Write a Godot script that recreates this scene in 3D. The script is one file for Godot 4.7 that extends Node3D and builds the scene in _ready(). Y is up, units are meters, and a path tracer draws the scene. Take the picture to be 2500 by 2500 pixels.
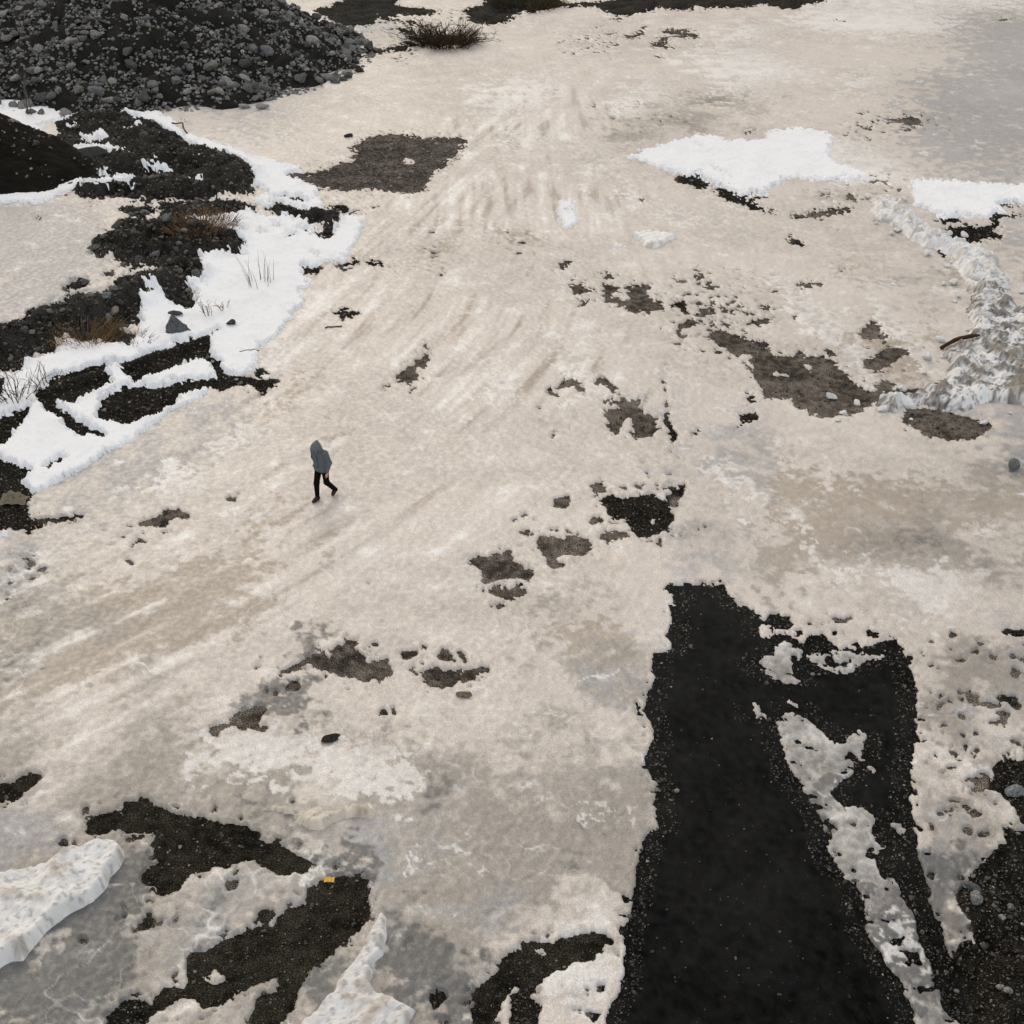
extends Node3D
# A thawing, icy building lot seen from a high viewpoint: dirty ice sheet with melt holes, snow, soil berms, rubble piles, a wet asphalt road and one walker.

# each entry: kind, outline on the ground as x, z in metres (an e after the kind: centre and half sizes of a patch)
const PATCHES := [
	["S", [-20.13,-72.11,-18.62,-71.23,-17.38,-71.23,-16.48,-70.00,-15.94,-68.58,-14.49,-66.53,-13.04,-65.23,-11.38,-63.55,-10.76,-59.49,-11.03,-60.60,-11.79,-62.74,-12.70,-63.96,-13.69,-64.17,-14.69,-65.66,-15.82,-66.75,-16.72,-68.12,-18.73,-69.76]],
	["S", [-27.88,-76.83,-26.58,-75.98,-25.72,-75.43,-24.31,-74.07,-23.00,-72.50,-22.53,-71.73,-21.80,-70.98,-21.67,-69.76,-22.24,-69.29,-22.02,-66.31,-23.02,-67.43,-25.10,-68.12]],
	["S", [-12.81,-55.36,-11.92,-55.68,-10.18,-56.01,-9.39,-50.83,-9.83,-50.83,-10.04,-51.83,-10.64,-53.01,-11.17,-53.77,-11.69,-54.40,-11.70,-55.03]],
	["S", [-24.83,-66.31,-22.16,-67.66,-20.32,-65.44,-18.44,-61.37,-17.97,-59.12,-19.15,-57.02,-21.78,-56.85]],
	["S", [-11.47,-63.76,-10.59,-62.94,-9.43,-62.15,-8.82,-61.37,-9.71,-61.17,-9.63,-60.60,-8.80,-59.86,-8.00,-58.76,-8.10,-57.70,-7.57,-56.85,-7.62,-56.34,-8.00,-56.01,-8.80,-56.01,-10.01,-56.68,-10.49,-57.36,-10.05,-58.41,-10.79,-59.30]],
	["S", [-10.20,-55.52,-9.18,-55.36,-8.53,-55.19,-7.93,-54.56,-7.29,-53.47,-6.64,-54.08,-6.72,-55.36,-5.81,-55.19,-5.86,-52.86,-6.01,-50.83,-9.48,-50.83]],
	["S", [5.18,-63.55,5.97,-64.59,7.01,-65.44,7.43,-66.09,8.63,-66.98,9.46,-66.75,9.75,-66.09,11.85,-66.31,10.58,-58.05,10.30,-58.32,9.82,-58.05,9.30,-58.23,8.67,-59.30,8.49,-59.67,8.44,-60.23,7.83,-60.79,7.17,-60.98,6.55,-61.75,6.14,-62.34,5.56,-63.04]],
	["S", [1.87,-56.68,2.27,-57.53,2.54,-56.01,2.61,-55.03,2.36,-54.08,2.04,-53.62,1.80,-54.08,1.94,-55.36]],
	["S", [3.72,-51.83,4.14,-52.12,4.05,-51.61]],
	["S", [11.92,-67.43,12.67,-67.89,13.50,-68.35,14.37,-67.66,14.95,-66.75,14.43,-65.01,14.11,-62.74,14.75,-61.56,15.42,-60.41,14.44,-60.04,13.28,-59.86,12.42,-60.04,11.92,-60.41,11.20,-59.49,10.62,-58.94]],
	["S", [17.02,-60.04,18.65,-59.86,20.23,-59.49,22.95,-59.30,22.09,-56.68,19.84,-57.02,19.58,-56.51,19.65,-56.01,19.08,-55.68,18.73,-55.03,17.73,-55.19,16.73,-55.36,16.60,-56.51,16.05,-56.68,16.54,-58.05,16.73,-59.30]],
	["S", [-11.64,-51.08,-9.43,-51.08,-7.86,-40.80,-8.44,-40.36,-8.97,-40.12,-8.99,-39.37,-9.27,-38.72,-9.87,-37.83,-10.11,-37.14,-10.61,-35.98,-11.15,-35.19,-11.59,-34.05,-12.12,-33.39,-12.48,-32.96,-12.97,-33.31,-14.55,-34.42,-16.61,-40.80,-15.12,-40.61,-14.96,-41.60,-14.36,-42.01,-14.18,-43.07,-13.60,-42.64,-12.57,-42.75,-12.10,-42.53,-12.22,-44.61,-12.62,-46.01,-12.55,-46.73,-12.86,-47.10,-12.36,-47.35,-11.56,-46.13,-10.90,-45.54,-10.82,-46.49,-11.52,-48.24,-10.84,-48.11]],
	["S", [-9.52,-51.08,-6.04,-51.08,-6.23,-50.11,-6.89,-49.97,-7.56,-49.16,-7.06,-48.11,-7.35,-47.10,-7.07,-46.01,-7.49,-43.83,-7.78,-42.85,-8.19,-42.43]],
	["S", [-13.40,-30.86,-12.46,-30.92,-12.53,-30.73,-13.27,-30.48]],
	["D", [-29.34,-79.16,-26.66,-78.57,-25.91,-79.16,-23.92,-76.83,-22.10,-75.70,-20.29,-72.76,-19.59,-71.23,-19.87,-70.49,-20.83,-70.74,-21.61,-71.73,-22.60,-71.99,-23.30,-74.07,-24.54,-74.88,-25.72,-75.43,-28.57,-76.83]],
	["D", [-21.67,-69.76,-20.64,-70.49,-20.12,-70.98,-19.04,-70.25,-18.18,-69.29,-16.63,-67.66,-15.67,-66.31,-14.48,-65.23,-13.67,-64.07,-12.67,-63.76,-11.84,-62.64,-12.05,-62.15,-11.00,-60.41,-11.02,-59.67,-10.70,-59.12,-10.62,-58.58,-11.81,-58.05,-12.51,-57.70,-15.00,-57.70,-17.22,-57.88,-18.12,-58.41,-18.07,-59.49,-18.06,-60.79,-18.82,-61.95,-19.34,-63.76,-20.21,-65.01,-21.10,-66.98]],
	["D", [-15.89,-56.43,-14.80,-57.02,-14.54,-56.34,-14.12,-55.85,-14.59,-55.36,-15.54,-55.85]],
	["D", [-14.10,-56.01,-14.30,-57.19,-12.77,-57.36,-11.44,-57.53,-10.55,-57.02,-10.33,-56.68,-10.23,-56.01,-11.87,-55.36,-13.73,-55.52]],
	["D", [-15.42,-54.87,-15.10,-55.27,-14.16,-55.03,-13.70,-55.36,-12.91,-55.36,-11.81,-55.03,-11.69,-54.40,-10.97,-53.16,-10.34,-52.41,-9.95,-51.40,-9.88,-50.83,-15.15,-50.83,-15.72,-51.54,-15.54,-52.41,-15.59,-53.01,-15.27,-53.77]],
	["S", [-21.61,-70.25,-20.63,-70.44,-20.56,-69.93,-21.46,-69.48]],
	["S", [-20.05,-67.43,-19.39,-66.53,-19.30,-67.66,-18.76,-66.98,-18.72,-66.31,-19.33,-66.31,-19.59,-65.87]],
	["S", [-18.27,-66.98,-17.62,-68.23,-17.14,-67.43,-17.26,-66.87]],
	["S", [-19.85,-65.01,-18.97,-65.33,-17.98,-65.23,-17.30,-64.38,-17.30,-63.86,-17.90,-64.38,-18.66,-64.59,-19.28,-63.76,-19.92,-64.38]],
	["S", [-17.09,-63.45,-16.76,-63.55,-16.74,-62.94]],
	["S", [-16.61,-63.14,-16.36,-63.25,-16.36,-62.58]],
	["S", [-16.30,-62.30,-14.77,-61.91,-14.81,-61.52,-15.87,-61.68]],
	["S", [-13.93,-62.34,-13.19,-62.74,-13.61,-61.85]],
	["S", [-17.75,-61.37,-17.26,-61.46,-17.23,-60.64]],
	["S", [-16.93,-60.79,-16.44,-61.13,-16.27,-60.66,-16.85,-60.23]],
	["S", [-17.85,-59.30,-17.36,-60.23,-16.62,-59.49,-15.43,-59.16,-15.45,-58.73,-16.87,-58.69,-17.75,-58.69]],
	["S", [-15.91,-59.58,-15.35,-60.08,-15.43,-59.40]],
	["S", [-13.86,-60.19,-12.98,-60.32,-13.35,-59.86]],
	["S", [-13.22,-61.60,-12.78,-61.71,-12.92,-61.21]],
	["S", [-20.86,-68.39,-20.46,-68.53,-20.57,-67.77,-21.13,-67.54]],
	["De", [-25.13,-71.79,0.16,0.23]],
	["De", [-18.77,-55.31,0.24,0.21]],
	["De", [-10.46,-53.93,0.26,0.25]],
	["De", [-10.39,-54.95,0.16,0.08]],
	["De", [-17.14,-57.14,0.38,0.09]],
	["De", [-16.53,-51.61,0.14,0.07]],
	["De", [-17.29,-51.50,0.07,0.06]],
	["De", [-17.65,-52.24,0.07,0.06]],
	["De", [-15.76,-69.76,0.20,0.22]],
	["D", [-12.83,-96.95,-11.77,-97.38,-11.28,-99.37,-10.94,-101.19,-7.39,-101.19,-7.70,-98.03,-6.27,-97.16,-4.34,-96.09,-5.28,-94.63,-6.09,-94.22,-7.40,-95.04,-8.06,-93.81,-8.49,-93.01,-9.01,-91.43,-10.11,-91.05,-11.33,-93.41,-12.18,-95.04]],
	["D", [-8.06,-93.81,-6.90,-93.81,-7.00,-92.81,-7.83,-93.01]],
	["D", [-7.13,-91.24,-6.03,-90.28,-5.48,-89.16,-6.61,-89.35]],
	["D", [-6.04,-91.90,-5.21,-91.51,-5.42,-90.97]],
	["D", [-5.05,-86.99,-4.58,-88.42,-3.41,-88.79,-2.75,-87.70,-2.87,-86.46,-3.94,-86.28,-4.64,-86.46]],
	["D", [-3.41,-96.30,-1.99,-97.16,-1.85,-99.37,-1.53,-101.19,0.07,-101.19,0.07,-93.41,-1.07,-91.82,-2.39,-92.61,-2.79,-95.04]],
	["D", [-9.49,-85.59,-8.12,-84.74,-6.64,-85.25,-6.08,-87.34,-5.27,-86.63,-5.61,-85.93,-6.58,-84.40,-7.35,-84.57,-7.73,-83.73,-8.23,-84.23,-9.10,-83.90]],
	["D", [-9.97,-57.88,-9.45,-58.05,-8.72,-57.88,-8.22,-57.36,-8.58,-57.22,-9.58,-57.46]],
	["D", [-10.01,-56.68,-9.39,-56.85,-8.77,-56.18,-8.00,-56.01,-7.51,-56.34,-7.07,-56.18,-6.79,-55.52,-6.81,-54.71,-7.03,-54.40,-7.52,-54.56,-7.95,-54.71,-8.55,-55.36,-9.21,-55.52,-9.72,-56.18]],
	["D", [-7.36,-56.93,-6.59,-56.76,-6.63,-56.01,-6.96,-56.18]],
	["D", [-5.93,-56.54,-5.36,-56.68,-5.60,-56.34]],
	["D", [-6.56,-55.85,-6.01,-56.18,-5.83,-56.01,-6.38,-55.60]],
	["D", [-7.31,-54.08,-6.86,-54.24,-6.70,-53.62,-6.83,-53.01,-7.02,-52.41,-7.27,-52.86,-7.64,-53.01,-7.62,-53.24,-7.22,-53.31]],
	["D", [-9.59,-54.56,-8.86,-54.16,-9.08,-53.90]],
	["D", [-8.51,-53.85,-8.08,-54.08,-7.45,-53.93,-7.81,-53.56]],
	["D", [-8.90,-53.34,-8.19,-53.34,-8.21,-52.74]],
	["D", [-9.93,-53.77,-9.33,-53.50,-9.73,-53.47]],
	["D", [-11.16,-61.75,-10.72,-61.46,-10.62,-61.17,-11.13,-61.56]],
	["De", [-7.47,-76.34,0.08,0.11]],
	["De", [-9.65,-74.61,0.06,0.16]],
	["De", [-7.96,-83.73,0.30,0.26]],
	["De", [-5.91,-82.20,0.16,0.16]],
	["De", [-6.52,-82.43,0.09,0.16]],
	["De", [-7.31,-82.17,0.07,0.10]],
	["De", [-6.33,-92.61,0.49,0.36]],
	["De", [-8.57,-92.02,0.33,0.31]],
	["P", [-6.53,-66.75,-5.76,-67.20,-5.14,-67.20,-4.50,-66.75,-2.10,-66.75,-2.34,-64.59,-2.66,-63.35,-3.18,-61.95,-3.51,-60.41,-3.80,-58.58,-4.57,-58.50,-5.36,-58.76,-6.05,-59.12,-7.12,-58.76,-7.93,-59.12,-8.46,-59.86,-9.21,-60.41,-9.68,-60.98,-9.56,-61.37,-8.71,-60.98,-7.91,-61.95,-7.20,-62.94,-6.94,-63.96,-7.30,-65.23,-7.00,-65.87]],
	["I", [-4.82,-63.14,-4.55,-63.55,-4.23,-63.14,-4.37,-62.54,-4.73,-62.64]],
	["D", [-0.08,-94.22,0.51,-95.46,1.69,-95.88,2.21,-96.30,2.23,-97.59,3.27,-97.59,4.79,-97.16,5.65,-97.16,6.38,-95.04,6.85,-94.63,7.87,-94.84,8.93,-96.52,9.82,-96.95,11.80,-96.30,11.93,-96.73,11.17,-97.59,13.27,-97.16,14.89,-97.16,16.77,-98.25,17.44,-102.61,-0.09,-102.61]],
	["I", [3.24,-102.61,7.82,-102.61,6.44,-99.01,4.35,-98.83,3.29,-98.56]],
	["H", [8.86,-89.91,9.49,-90.66,10.68,-90.47,10.92,-89.72,9.86,-89.53,8.97,-89.35]],
	["H", [9.57,-88.98,10.96,-89.35,11.15,-88.24,10.51,-88.17,9.67,-88.42]],
	["H", [8.48,-88.24,8.84,-88.79,9.56,-88.06,8.90,-87.70]],
	["H", [8.14,-86.11,8.29,-86.99,9.29,-87.70,9.15,-86.99,8.54,-86.28,9.19,-85.76,9.59,-85.93,9.30,-85.35,8.41,-85.69]],
	["H", [10.20,-85.93,11.14,-86.81,10.74,-85.93]],
	["H", [8.04,-83.57,8.34,-83.96,8.29,-83.40,8.77,-83.40,8.25,-82.91]],
	["H", [6.63,-88.79,7.28,-89.09,8.22,-91.90,8.33,-91.74,7.42,-88.72,6.95,-87.70]],
	["H", [5.61,-89.53,5.90,-89.83,6.34,-89.23,6.01,-89.01]],
	["H", [5.72,-86.63,6.19,-86.81,6.01,-86.35]],
	["H", [5.78,-93.41,6.63,-93.81,6.77,-93.33,6.10,-93.25]],
	["H", [5.02,-91.24,5.62,-92.02,5.60,-91.63,5.17,-91.05]],
	["H", [3.80,-72.50,4.18,-72.86,3.93,-71.89]],
	["He", [4.94,-70.20,0.14,0.15]],
	["He", [6.96,-70.49,0.14,0.15]],
	["He", [6.48,-70.17,0.10,0.12]],
	["He", [7.67,-70.49,0.11,0.12]],
	["He", [7.91,-70.69,0.13,0.12]],
	["He", [7.80,-72.58,0.13,0.15]],
	["He", [6.11,-67.89,0.11,0.14]],
	["He", [8.94,-68.35,0.08,0.14]],
	["He", [11.13,-67.66,0.25,0.21]],
	["He", [2.91,-58.41,0.09,0.11]],
	["He", [5.35,-57.36,0.11,0.17]],
	["He", [6.23,-72.89,0.12,0.16]],
	["He", [4.59,-85.76,0.27,0.28]],
	["He", [3.54,-84.23,0.19,0.17]],
	["He", [2.83,-83.24,0.11,0.13]],
	["Ve", [8.49,-65.74,0.15,0.15]],
	["Ve", [8.56,-65.27,0.14,0.15]],
	["Ve", [8.60,-64.80,0.14,0.15]],
	["Ve", [8.64,-64.38,0.13,0.15]],
	["Ve", [8.71,-64.00,0.13,0.12]],
	["K", [6.95,-60.79,7.54,-60.79,7.80,-61.08,8.39,-60.23,8.50,-59.76,8.24,-59.49,7.99,-58.76,7.53,-59.12,7.54,-59.67,7.26,-59.67,6.98,-60.23]],
	["K", [8.48,-59.12,8.95,-58.94,9.38,-58.05,9.78,-57.02,10.29,-56.18,10.25,-55.88,9.49,-56.48,8.85,-57.32,8.51,-58.05]],
	["K", [9.77,-57.70,10.30,-58.32,10.37,-58.05,10.10,-57.36,9.76,-57.27]],
	["K", [6.55,-61.71,7.02,-61.21,6.83,-61.06]],
	["K", [5.50,-62.98,6.20,-62.38,6.02,-62.22]],
	["K", [7.74,-61.02,7.97,-61.08,8.09,-60.64]],
	["K", [8.70,-61.91,9.05,-61.46,8.80,-61.33]],
	["K", [8.83,-60.64,9.38,-60.94,9.04,-60.51]],
	["D", [17.28,-102.61,21.51,-102.61,20.76,-99.14,20.28,-98.92,18.83,-98.03,18.52,-96.73,17.66,-96.73,16.57,-97.94]],
	["He", [20.34,-93.01,0.25,0.36]],
	["He", [26.33,-97.29,0.19,0.26]],
	["He", [15.76,-67.59,0.14,0.16]],
	["He", [16.37,-66.53,0.11,0.27]],
	["He", [17.72,-69.88,0.19,0.22]],
	["He", [17.21,-69.57,0.14,0.14]],
	["He", [12.16,-58.58,0.08,0.12]],
	["He", [11.35,-59.67,0.11,0.13]],
	["He", [14.69,-57.19,0.12,0.15]],
	["H", [30.03,-93.21,31.88,-94.42,30.61,-93.21]],
	["H", [18.20,-70.00,19.25,-70.37,19.54,-70.00,20.03,-69.64,19.44,-69.05,18.85,-68.70,18.61,-69.29,18.15,-69.52]],
	["H", [16.61,-68.81,16.96,-68.70,17.23,-68.35,17.06,-68.00,16.63,-68.35]],
	["H", [18.53,-67.89,18.84,-68.39,18.97,-67.89]],
	["H", [16.86,-71.11,17.13,-71.33,17.36,-70.89]],
	["H", [12.75,-58.23,13.04,-58.58,13.16,-58.23,12.88,-57.76]],
	["H", [13.60,-57.79,13.89,-58.14,14.21,-57.88,14.11,-57.36,13.79,-57.41]],
	["H", [11.02,-55.68,11.49,-55.68,12.39,-56.26,13.18,-56.51,13.76,-56.71,13.18,-55.98,12.43,-55.36,11.59,-55.36,11.14,-55.16]],
	["H", [10.17,-55.96,10.68,-55.88,10.47,-55.55]],
	["H", [12.46,-54.12,12.67,-53.88,12.49,-53.74]],
	["K", [16.75,-55.42,17.75,-55.26,17.55,-54.91,16.76,-54.87]],
	["K", [19.58,-56.68,19.95,-57.05,20.58,-56.80,19.91,-56.54]],
	["K", [19.08,-55.68,19.45,-55.88,19.54,-55.65,21.17,-55.49,21.10,-55.24,19.21,-55.24,18.91,-54.56,18.88,-54.08,18.44,-53.47,18.80,-52.79,18.30,-52.79,17.87,-52.71,17.40,-52.27,16.86,-52.71,16.92,-53.31,16.55,-53.85,17.17,-54.24,18.46,-54.08,18.79,-55.03]],
	["K", [10.53,-53.19,10.62,-53.19,10.73,-52.74,11.13,-52.12,10.99,-51.92,10.72,-52.09,10.56,-52.34]],
	["K", [15.70,-51.68,16.03,-51.83,16.30,-50.94,16.00,-50.94]],
	["D", [-14.63,-51.08,-11.69,-51.08,-11.31,-49.83,-10.80,-48.37,-10.83,-48.05,-11.17,-48.37,-11.54,-48.31,-11.12,-47.10,-10.84,-46.37,-10.90,-45.54,-11.13,-45.77,-11.79,-46.37,-11.94,-46.86,-12.36,-47.35,-12.86,-47.10,-12.52,-46.61,-12.64,-46.13,-12.48,-45.42,-12.24,-44.73,-12.25,-44.16,-12.48,-44.61,-12.74,-44.05,-12.98,-43.94,-12.27,-43.50,-12.18,-42.53,-12.62,-42.96,-13.07,-43.07,-13.55,-43.28,-13.70,-42.85,-14.24,-43.28,-14.47,-43.50,-14.65,-43.07,-14.45,-42.32,-14.75,-41.91,-15.07,-42.01,-14.97,-41.50,-15.10,-41.10,-15.15,-40.71,-15.57,-40.90,-16.48,-40.41,-17.73,-44.27,-16.36,-44.39,-16.28,-45.30,-15.87,-45.89,-15.42,-46.73,-14.97,-47.10,-14.57,-46.98,-13.83,-47.73,-14.00,-48.63,-13.60,-49.16,-13.01,-49.29,-12.85,-50.11,-13.48,-49.70,-14.09,-49.83]],
	["D", [-14.72,-48.89,-14.49,-49.29,-14.17,-49.27,-14.36,-48.76]],
	["D", [-15.86,-47.67,-15.60,-48.11,-15.15,-48.70,-14.99,-48.37,-15.07,-47.48,-15.53,-47.48]],
	["D", [-16.48,-40.41,-15.43,-40.41,-15.32,-40.61,-15.28,-39.93,-15.15,-38.72,-15.73,-38.10]],
	["K", [-14.16,-38.82,-14.17,-39.55,-13.90,-40.32,-13.38,-40.95,-12.57,-41.35,-12.03,-41.35,-11.56,-42.01,-10.85,-42.64,-10.23,-43.39,-9.80,-43.61,-9.61,-44.03,-9.43,-43.83,-9.73,-43.44,-9.67,-42.64,-9.21,-41.50,-8.81,-40.61,-8.43,-40.32,-7.74,-40.03,-7.66,-39.46,-8.12,-39.65,-8.53,-39.46,-8.71,-39.09,-9.01,-39.46,-9.43,-39.18,-9.85,-38.91,-9.88,-38.28,-10.26,-37.49,-10.96,-36.89,-11.38,-37.06,-11.90,-37.32,-12.13,-37.92,-12.09,-38.72,-11.88,-39.46,-11.36,-39.65,-10.64,-39.65,-10.14,-39.93,-9.53,-40.12,-8.98,-40.22,-9.27,-40.90,-9.68,-41.55,-9.87,-41.50,-10.48,-40.80,-11.15,-40.12,-11.37,-39.88,-11.59,-39.93,-11.86,-40.41,-12.15,-40.95,-12.30,-40.90,-12.41,-40.51,-12.12,-39.84,-12.25,-39.37,-12.40,-39.00,-12.76,-38.72,-12.84,-38.28,-13.31,-38.45,-13.34,-38.28,-12.63,-37.49,-11.95,-36.89,-11.45,-36.39,-11.54,-36.15,-11.90,-36.39,-12.19,-36.23,-12.51,-36.72,-12.97,-37.32,-13.62,-38.01]],
	["K", [-15.32,-36.81,-14.77,-37.49,-14.40,-38.19,-14.17,-38.36,-13.98,-37.66,-14.03,-37.06,-14.09,-36.23,-14.18,-35.66,-14.80,-35.19]],
	["K", [-14.85,-35.35,-14.02,-35.03,-13.37,-34.57,-12.82,-34.27,-12.97,-33.68,-12.57,-33.03,-12.41,-31.99,-13.76,-31.99]],
	["K", [-12.76,-34.42,-12.63,-34.72,-12.34,-35.13,-12.18,-34.96,-12.19,-34.71,-12.42,-34.48,-12.64,-34.25]],
	["K", [-9.70,-38.72,-9.55,-38.95,-9.37,-38.86,-9.54,-38.68]],
	["Ke", [-14.14,-38.48,0.05,0.09]],
	["Ke", [-11.30,-36.33,0.03,0.05]],
	["Ke", [-10.97,-36.11,0.03,0.04]],
	["Ke", [-10.83,-35.97,0.04,0.05]],
	["Ke", [-10.09,-37.04,0.03,0.04]],
	["Ke", [-7.74,-38.26,0.06,0.09]],
	["Ke", [-12.50,-36.56,0.06,0.07]],
	["Ke", [-13.98,-37.13,0.04,0.07]],
	["Ke", [-12.30,-33.44,0.03,0.04]],
	["H", [-7.43,-32.61,-7.34,-32.89,-7.13,-32.87,-7.21,-32.52]],
	["H", [-8.99,-31.99,-8.93,-32.19,-8.41,-32.12,-8.38,-31.99]],
	["K", [-7.58,-49.29,-7.41,-49.83,-7.15,-49.70,-6.94,-49.97,-6.81,-49.63,-6.94,-49.16,-7.20,-48.89]],
	["K", [-6.32,-49.56,-6.05,-50.24,-5.89,-50.52,-5.42,-50.45,-5.65,-50.11,-5.80,-49.63,-6.17,-49.47]],
	["K", [-5.38,-50.24,-5.25,-50.45,-4.55,-50.24,-4.58,-49.87,-5.06,-49.87]],
	["K", [-7.50,-51.01,-6.99,-50.80,-7.22,-50.66]],
	["K", [-6.83,-50.69,-6.48,-50.62,-6.60,-50.38]],
	["K", [-6.33,-49.16,-6.09,-49.21,-6.21,-49.00]],
	["K", [-6.10,-45.30,-5.95,-45.59,-5.41,-45.54,-5.11,-45.65,-5.07,-45.30,-5.44,-44.95,-5.65,-44.84,-5.82,-45.19,-6.03,-45.07]],
	["K", [-7.95,-40.90,-7.55,-40.95,-7.46,-40.51,-7.88,-40.46]],
	["K", [-7.83,-40.12,-7.57,-40.03,-7.04,-40.22,-7.04,-39.93,-7.28,-39.37,-7.46,-39.00,-7.70,-39.27]],
	["H", [-3.66,-39.84,-3.54,-40.51,-3.20,-40.90,-3.06,-41.20,-3.07,-41.50,-2.68,-42.01,-2.63,-41.81,-2.73,-41.30,-2.60,-41.10,-2.80,-41.00,-2.99,-40.80,-2.83,-40.41,-2.79,-40.12,-3.06,-39.84,-3.20,-39.60,-3.31,-40.03,-3.52,-40.12]],
	["H", [-2.94,-42.53,-2.76,-42.75,-2.68,-42.32,-2.81,-42.36]],
	["H", [-4.09,-39.55,-3.64,-39.67,-3.79,-39.44]],
	["He", [-2.90,-42.81,0.07,0.06]],
	["He", [-4.94,-44.52,0.04,0.07]],
	["He", [-4.06,-49.29,0.14,0.13]],
	["He", [-2.43,-49.00,0.17,0.12]],
	["He", [-6.84,-43.83,0.05,0.06]],
	["He", [-7.27,-42.85,0.04,0.05]],
	["He", [-6.42,-37.88,0.05,0.05]],
	["He", [-3.13,-42.03,0.05,0.05]],
	["H", [1.49,-49.90,1.94,-50.38,2.13,-50.24,2.02,-49.83,1.63,-49.56]],
	["H", [2.05,-48.05,2.42,-47.99,2.60,-47.73,2.87,-47.73,2.57,-47.23,2.20,-47.10,2.03,-47.48]],
	["H", [3.13,-48.11,3.46,-48.24,3.72,-47.86,3.65,-47.48,3.40,-47.23,3.55,-46.73,3.87,-46.61,4.08,-46.49,3.99,-47.10,3.84,-47.60,4.18,-47.86,4.66,-48.05,4.88,-47.86,4.85,-47.48,4.68,-47.10,4.81,-46.49,5.15,-46.25,5.18,-45.83,4.73,-45.59,4.45,-45.36,4.01,-45.48,3.78,-46.07,3.52,-46.19,3.14,-46.61,3.18,-47.35,3.15,-47.73]],
	["H", [3.18,-49.16,3.42,-49.23,3.49,-48.76,3.49,-48.37,3.25,-48.63,3.14,-48.89]],
	["H", [2.18,-46.43,2.64,-46.67,2.52,-46.13,2.38,-46.01]],
	["H", [2.22,-48.79,2.43,-48.66,2.39,-48.35]],
	["H", [2.46,-48.24,2.60,-48.40,2.69,-48.18,2.56,-48.02]],
	["H", [6.33,-48.63,6.63,-49.03,6.86,-48.96,6.74,-48.70,7.15,-48.57,6.72,-48.50,6.44,-48.50]],
	["H", [6.58,-47.67,6.90,-48.05,7.15,-47.67,6.84,-47.58]],
	["H", [5.41,-44.33,5.60,-44.44,5.97,-45.01,6.14,-44.61,6.03,-44.33,5.70,-44.16,5.47,-44.05]],
	["H", [6.41,-44.67,6.66,-44.86,6.87,-44.81,6.57,-44.50]],
	["H", [6.20,-45.54,6.45,-45.77,6.80,-45.65,6.80,-45.30,6.59,-45.07,6.37,-45.42]],
	["H", [6.65,-45.89,6.95,-46.51,7.06,-46.37,6.88,-45.98]],
	["H", [7.02,-46.01,7.32,-46.21,7.30,-45.95,7.12,-45.75]],
	["H", [7.21,-45.42,7.44,-45.79,7.51,-45.28]],
	["H", [7.61,-45.42,7.78,-45.68,7.93,-45.42,7.63,-45.22]],
	["H", [7.65,-46.01,7.85,-46.16,7.85,-45.81]],
	["H", [8.33,-46.07,8.72,-45.95,8.66,-45.59,8.40,-45.63]],
	["H", [7.52,-44.39,7.92,-44.73,8.56,-44.90,8.51,-44.61,8.23,-44.22,7.77,-44.33]],
	["H", [6.89,-44.27,7.10,-44.58,7.16,-44.36]],
	["H", [6.39,-43.39,6.58,-43.83,6.92,-43.83,7.24,-43.61,7.52,-43.17,7.80,-43.01,8.17,-42.96,8.00,-42.64,8.19,-42.53,7.62,-38.82,7.45,-39.00,7.43,-40.22,7.35,-40.51,7.55,-41.00,7.47,-41.60,7.67,-41.81,7.44,-42.01,7.08,-41.76,6.73,-42.32,6.53,-42.75,6.40,-43.07]],
	["H", [1.33,-39.46,1.61,-39.93,1.98,-40.22,1.97,-39.93,2.15,-39.55,2.15,-39.09,1.98,-39.18,1.91,-39.55,1.67,-39.46,1.35,-39.27]],
	["H", [1.07,-39.37,1.35,-39.18,1.34,-38.86,1.14,-39.00]],
	["H", [2.41,-39.84,2.58,-40.03,2.82,-40.12,2.96,-39.74,3.15,-39.55,3.00,-39.00,2.85,-39.27,2.80,-39.65,2.56,-39.74]],
	["H", [2.57,-38.45,2.82,-38.68,3.01,-38.54,2.72,-38.28]],
	["H", [2.96,-38.45,3.20,-38.50,3.34,-38.86,3.49,-38.72,3.51,-38.45,3.86,-38.45,3.84,-38.19,3.49,-38.23,3.03,-38.19]],
	["H", [2.75,-37.83,2.86,-38.01,3.41,-38.14,3.76,-38.10,3.86,-37.92,3.83,-37.62,4.14,-37.57,4.19,-37.32,4.02,-37.06,4.15,-36.81,3.97,-36.56,3.80,-36.23,3.46,-36.19,3.41,-36.56,3.40,-36.98,3.47,-37.40,3.33,-37.49,3.18,-37.06,3.09,-36.81,3.11,-36.47,2.91,-36.39,2.75,-36.72,2.61,-36.93,2.86,-37.32,2.75,-37.49]],
	["H", [2.01,-33.46,2.25,-33.53,2.45,-33.46,2.54,-33.13,2.36,-32.96,2.21,-32.92,2.12,-33.17]],
	["H", [2.29,-33.68,2.43,-33.73,2.39,-33.55]],
	["H", [1.03,-32.54,1.31,-32.78,1.58,-32.64,1.43,-32.33,1.26,-32.16,1.06,-32.33]],
	["H", [5.78,-41.30,5.91,-41.40,5.99,-41.35,5.85,-41.20]],
	["He", [2.89,-49.11,0.10,0.09]],
	["He", [6.35,-46.03,0.10,0.13]],
	["He", [6.43,-46.39,0.13,0.07]],
	["He", [6.05,-42.26,0.10,0.10]],
	["He", [6.32,-42.37,0.05,0.08]],
	["He", [6.42,-42.20,0.13,0.10]],
	["He", [6.05,-43.61,0.08,0.10]],
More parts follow.
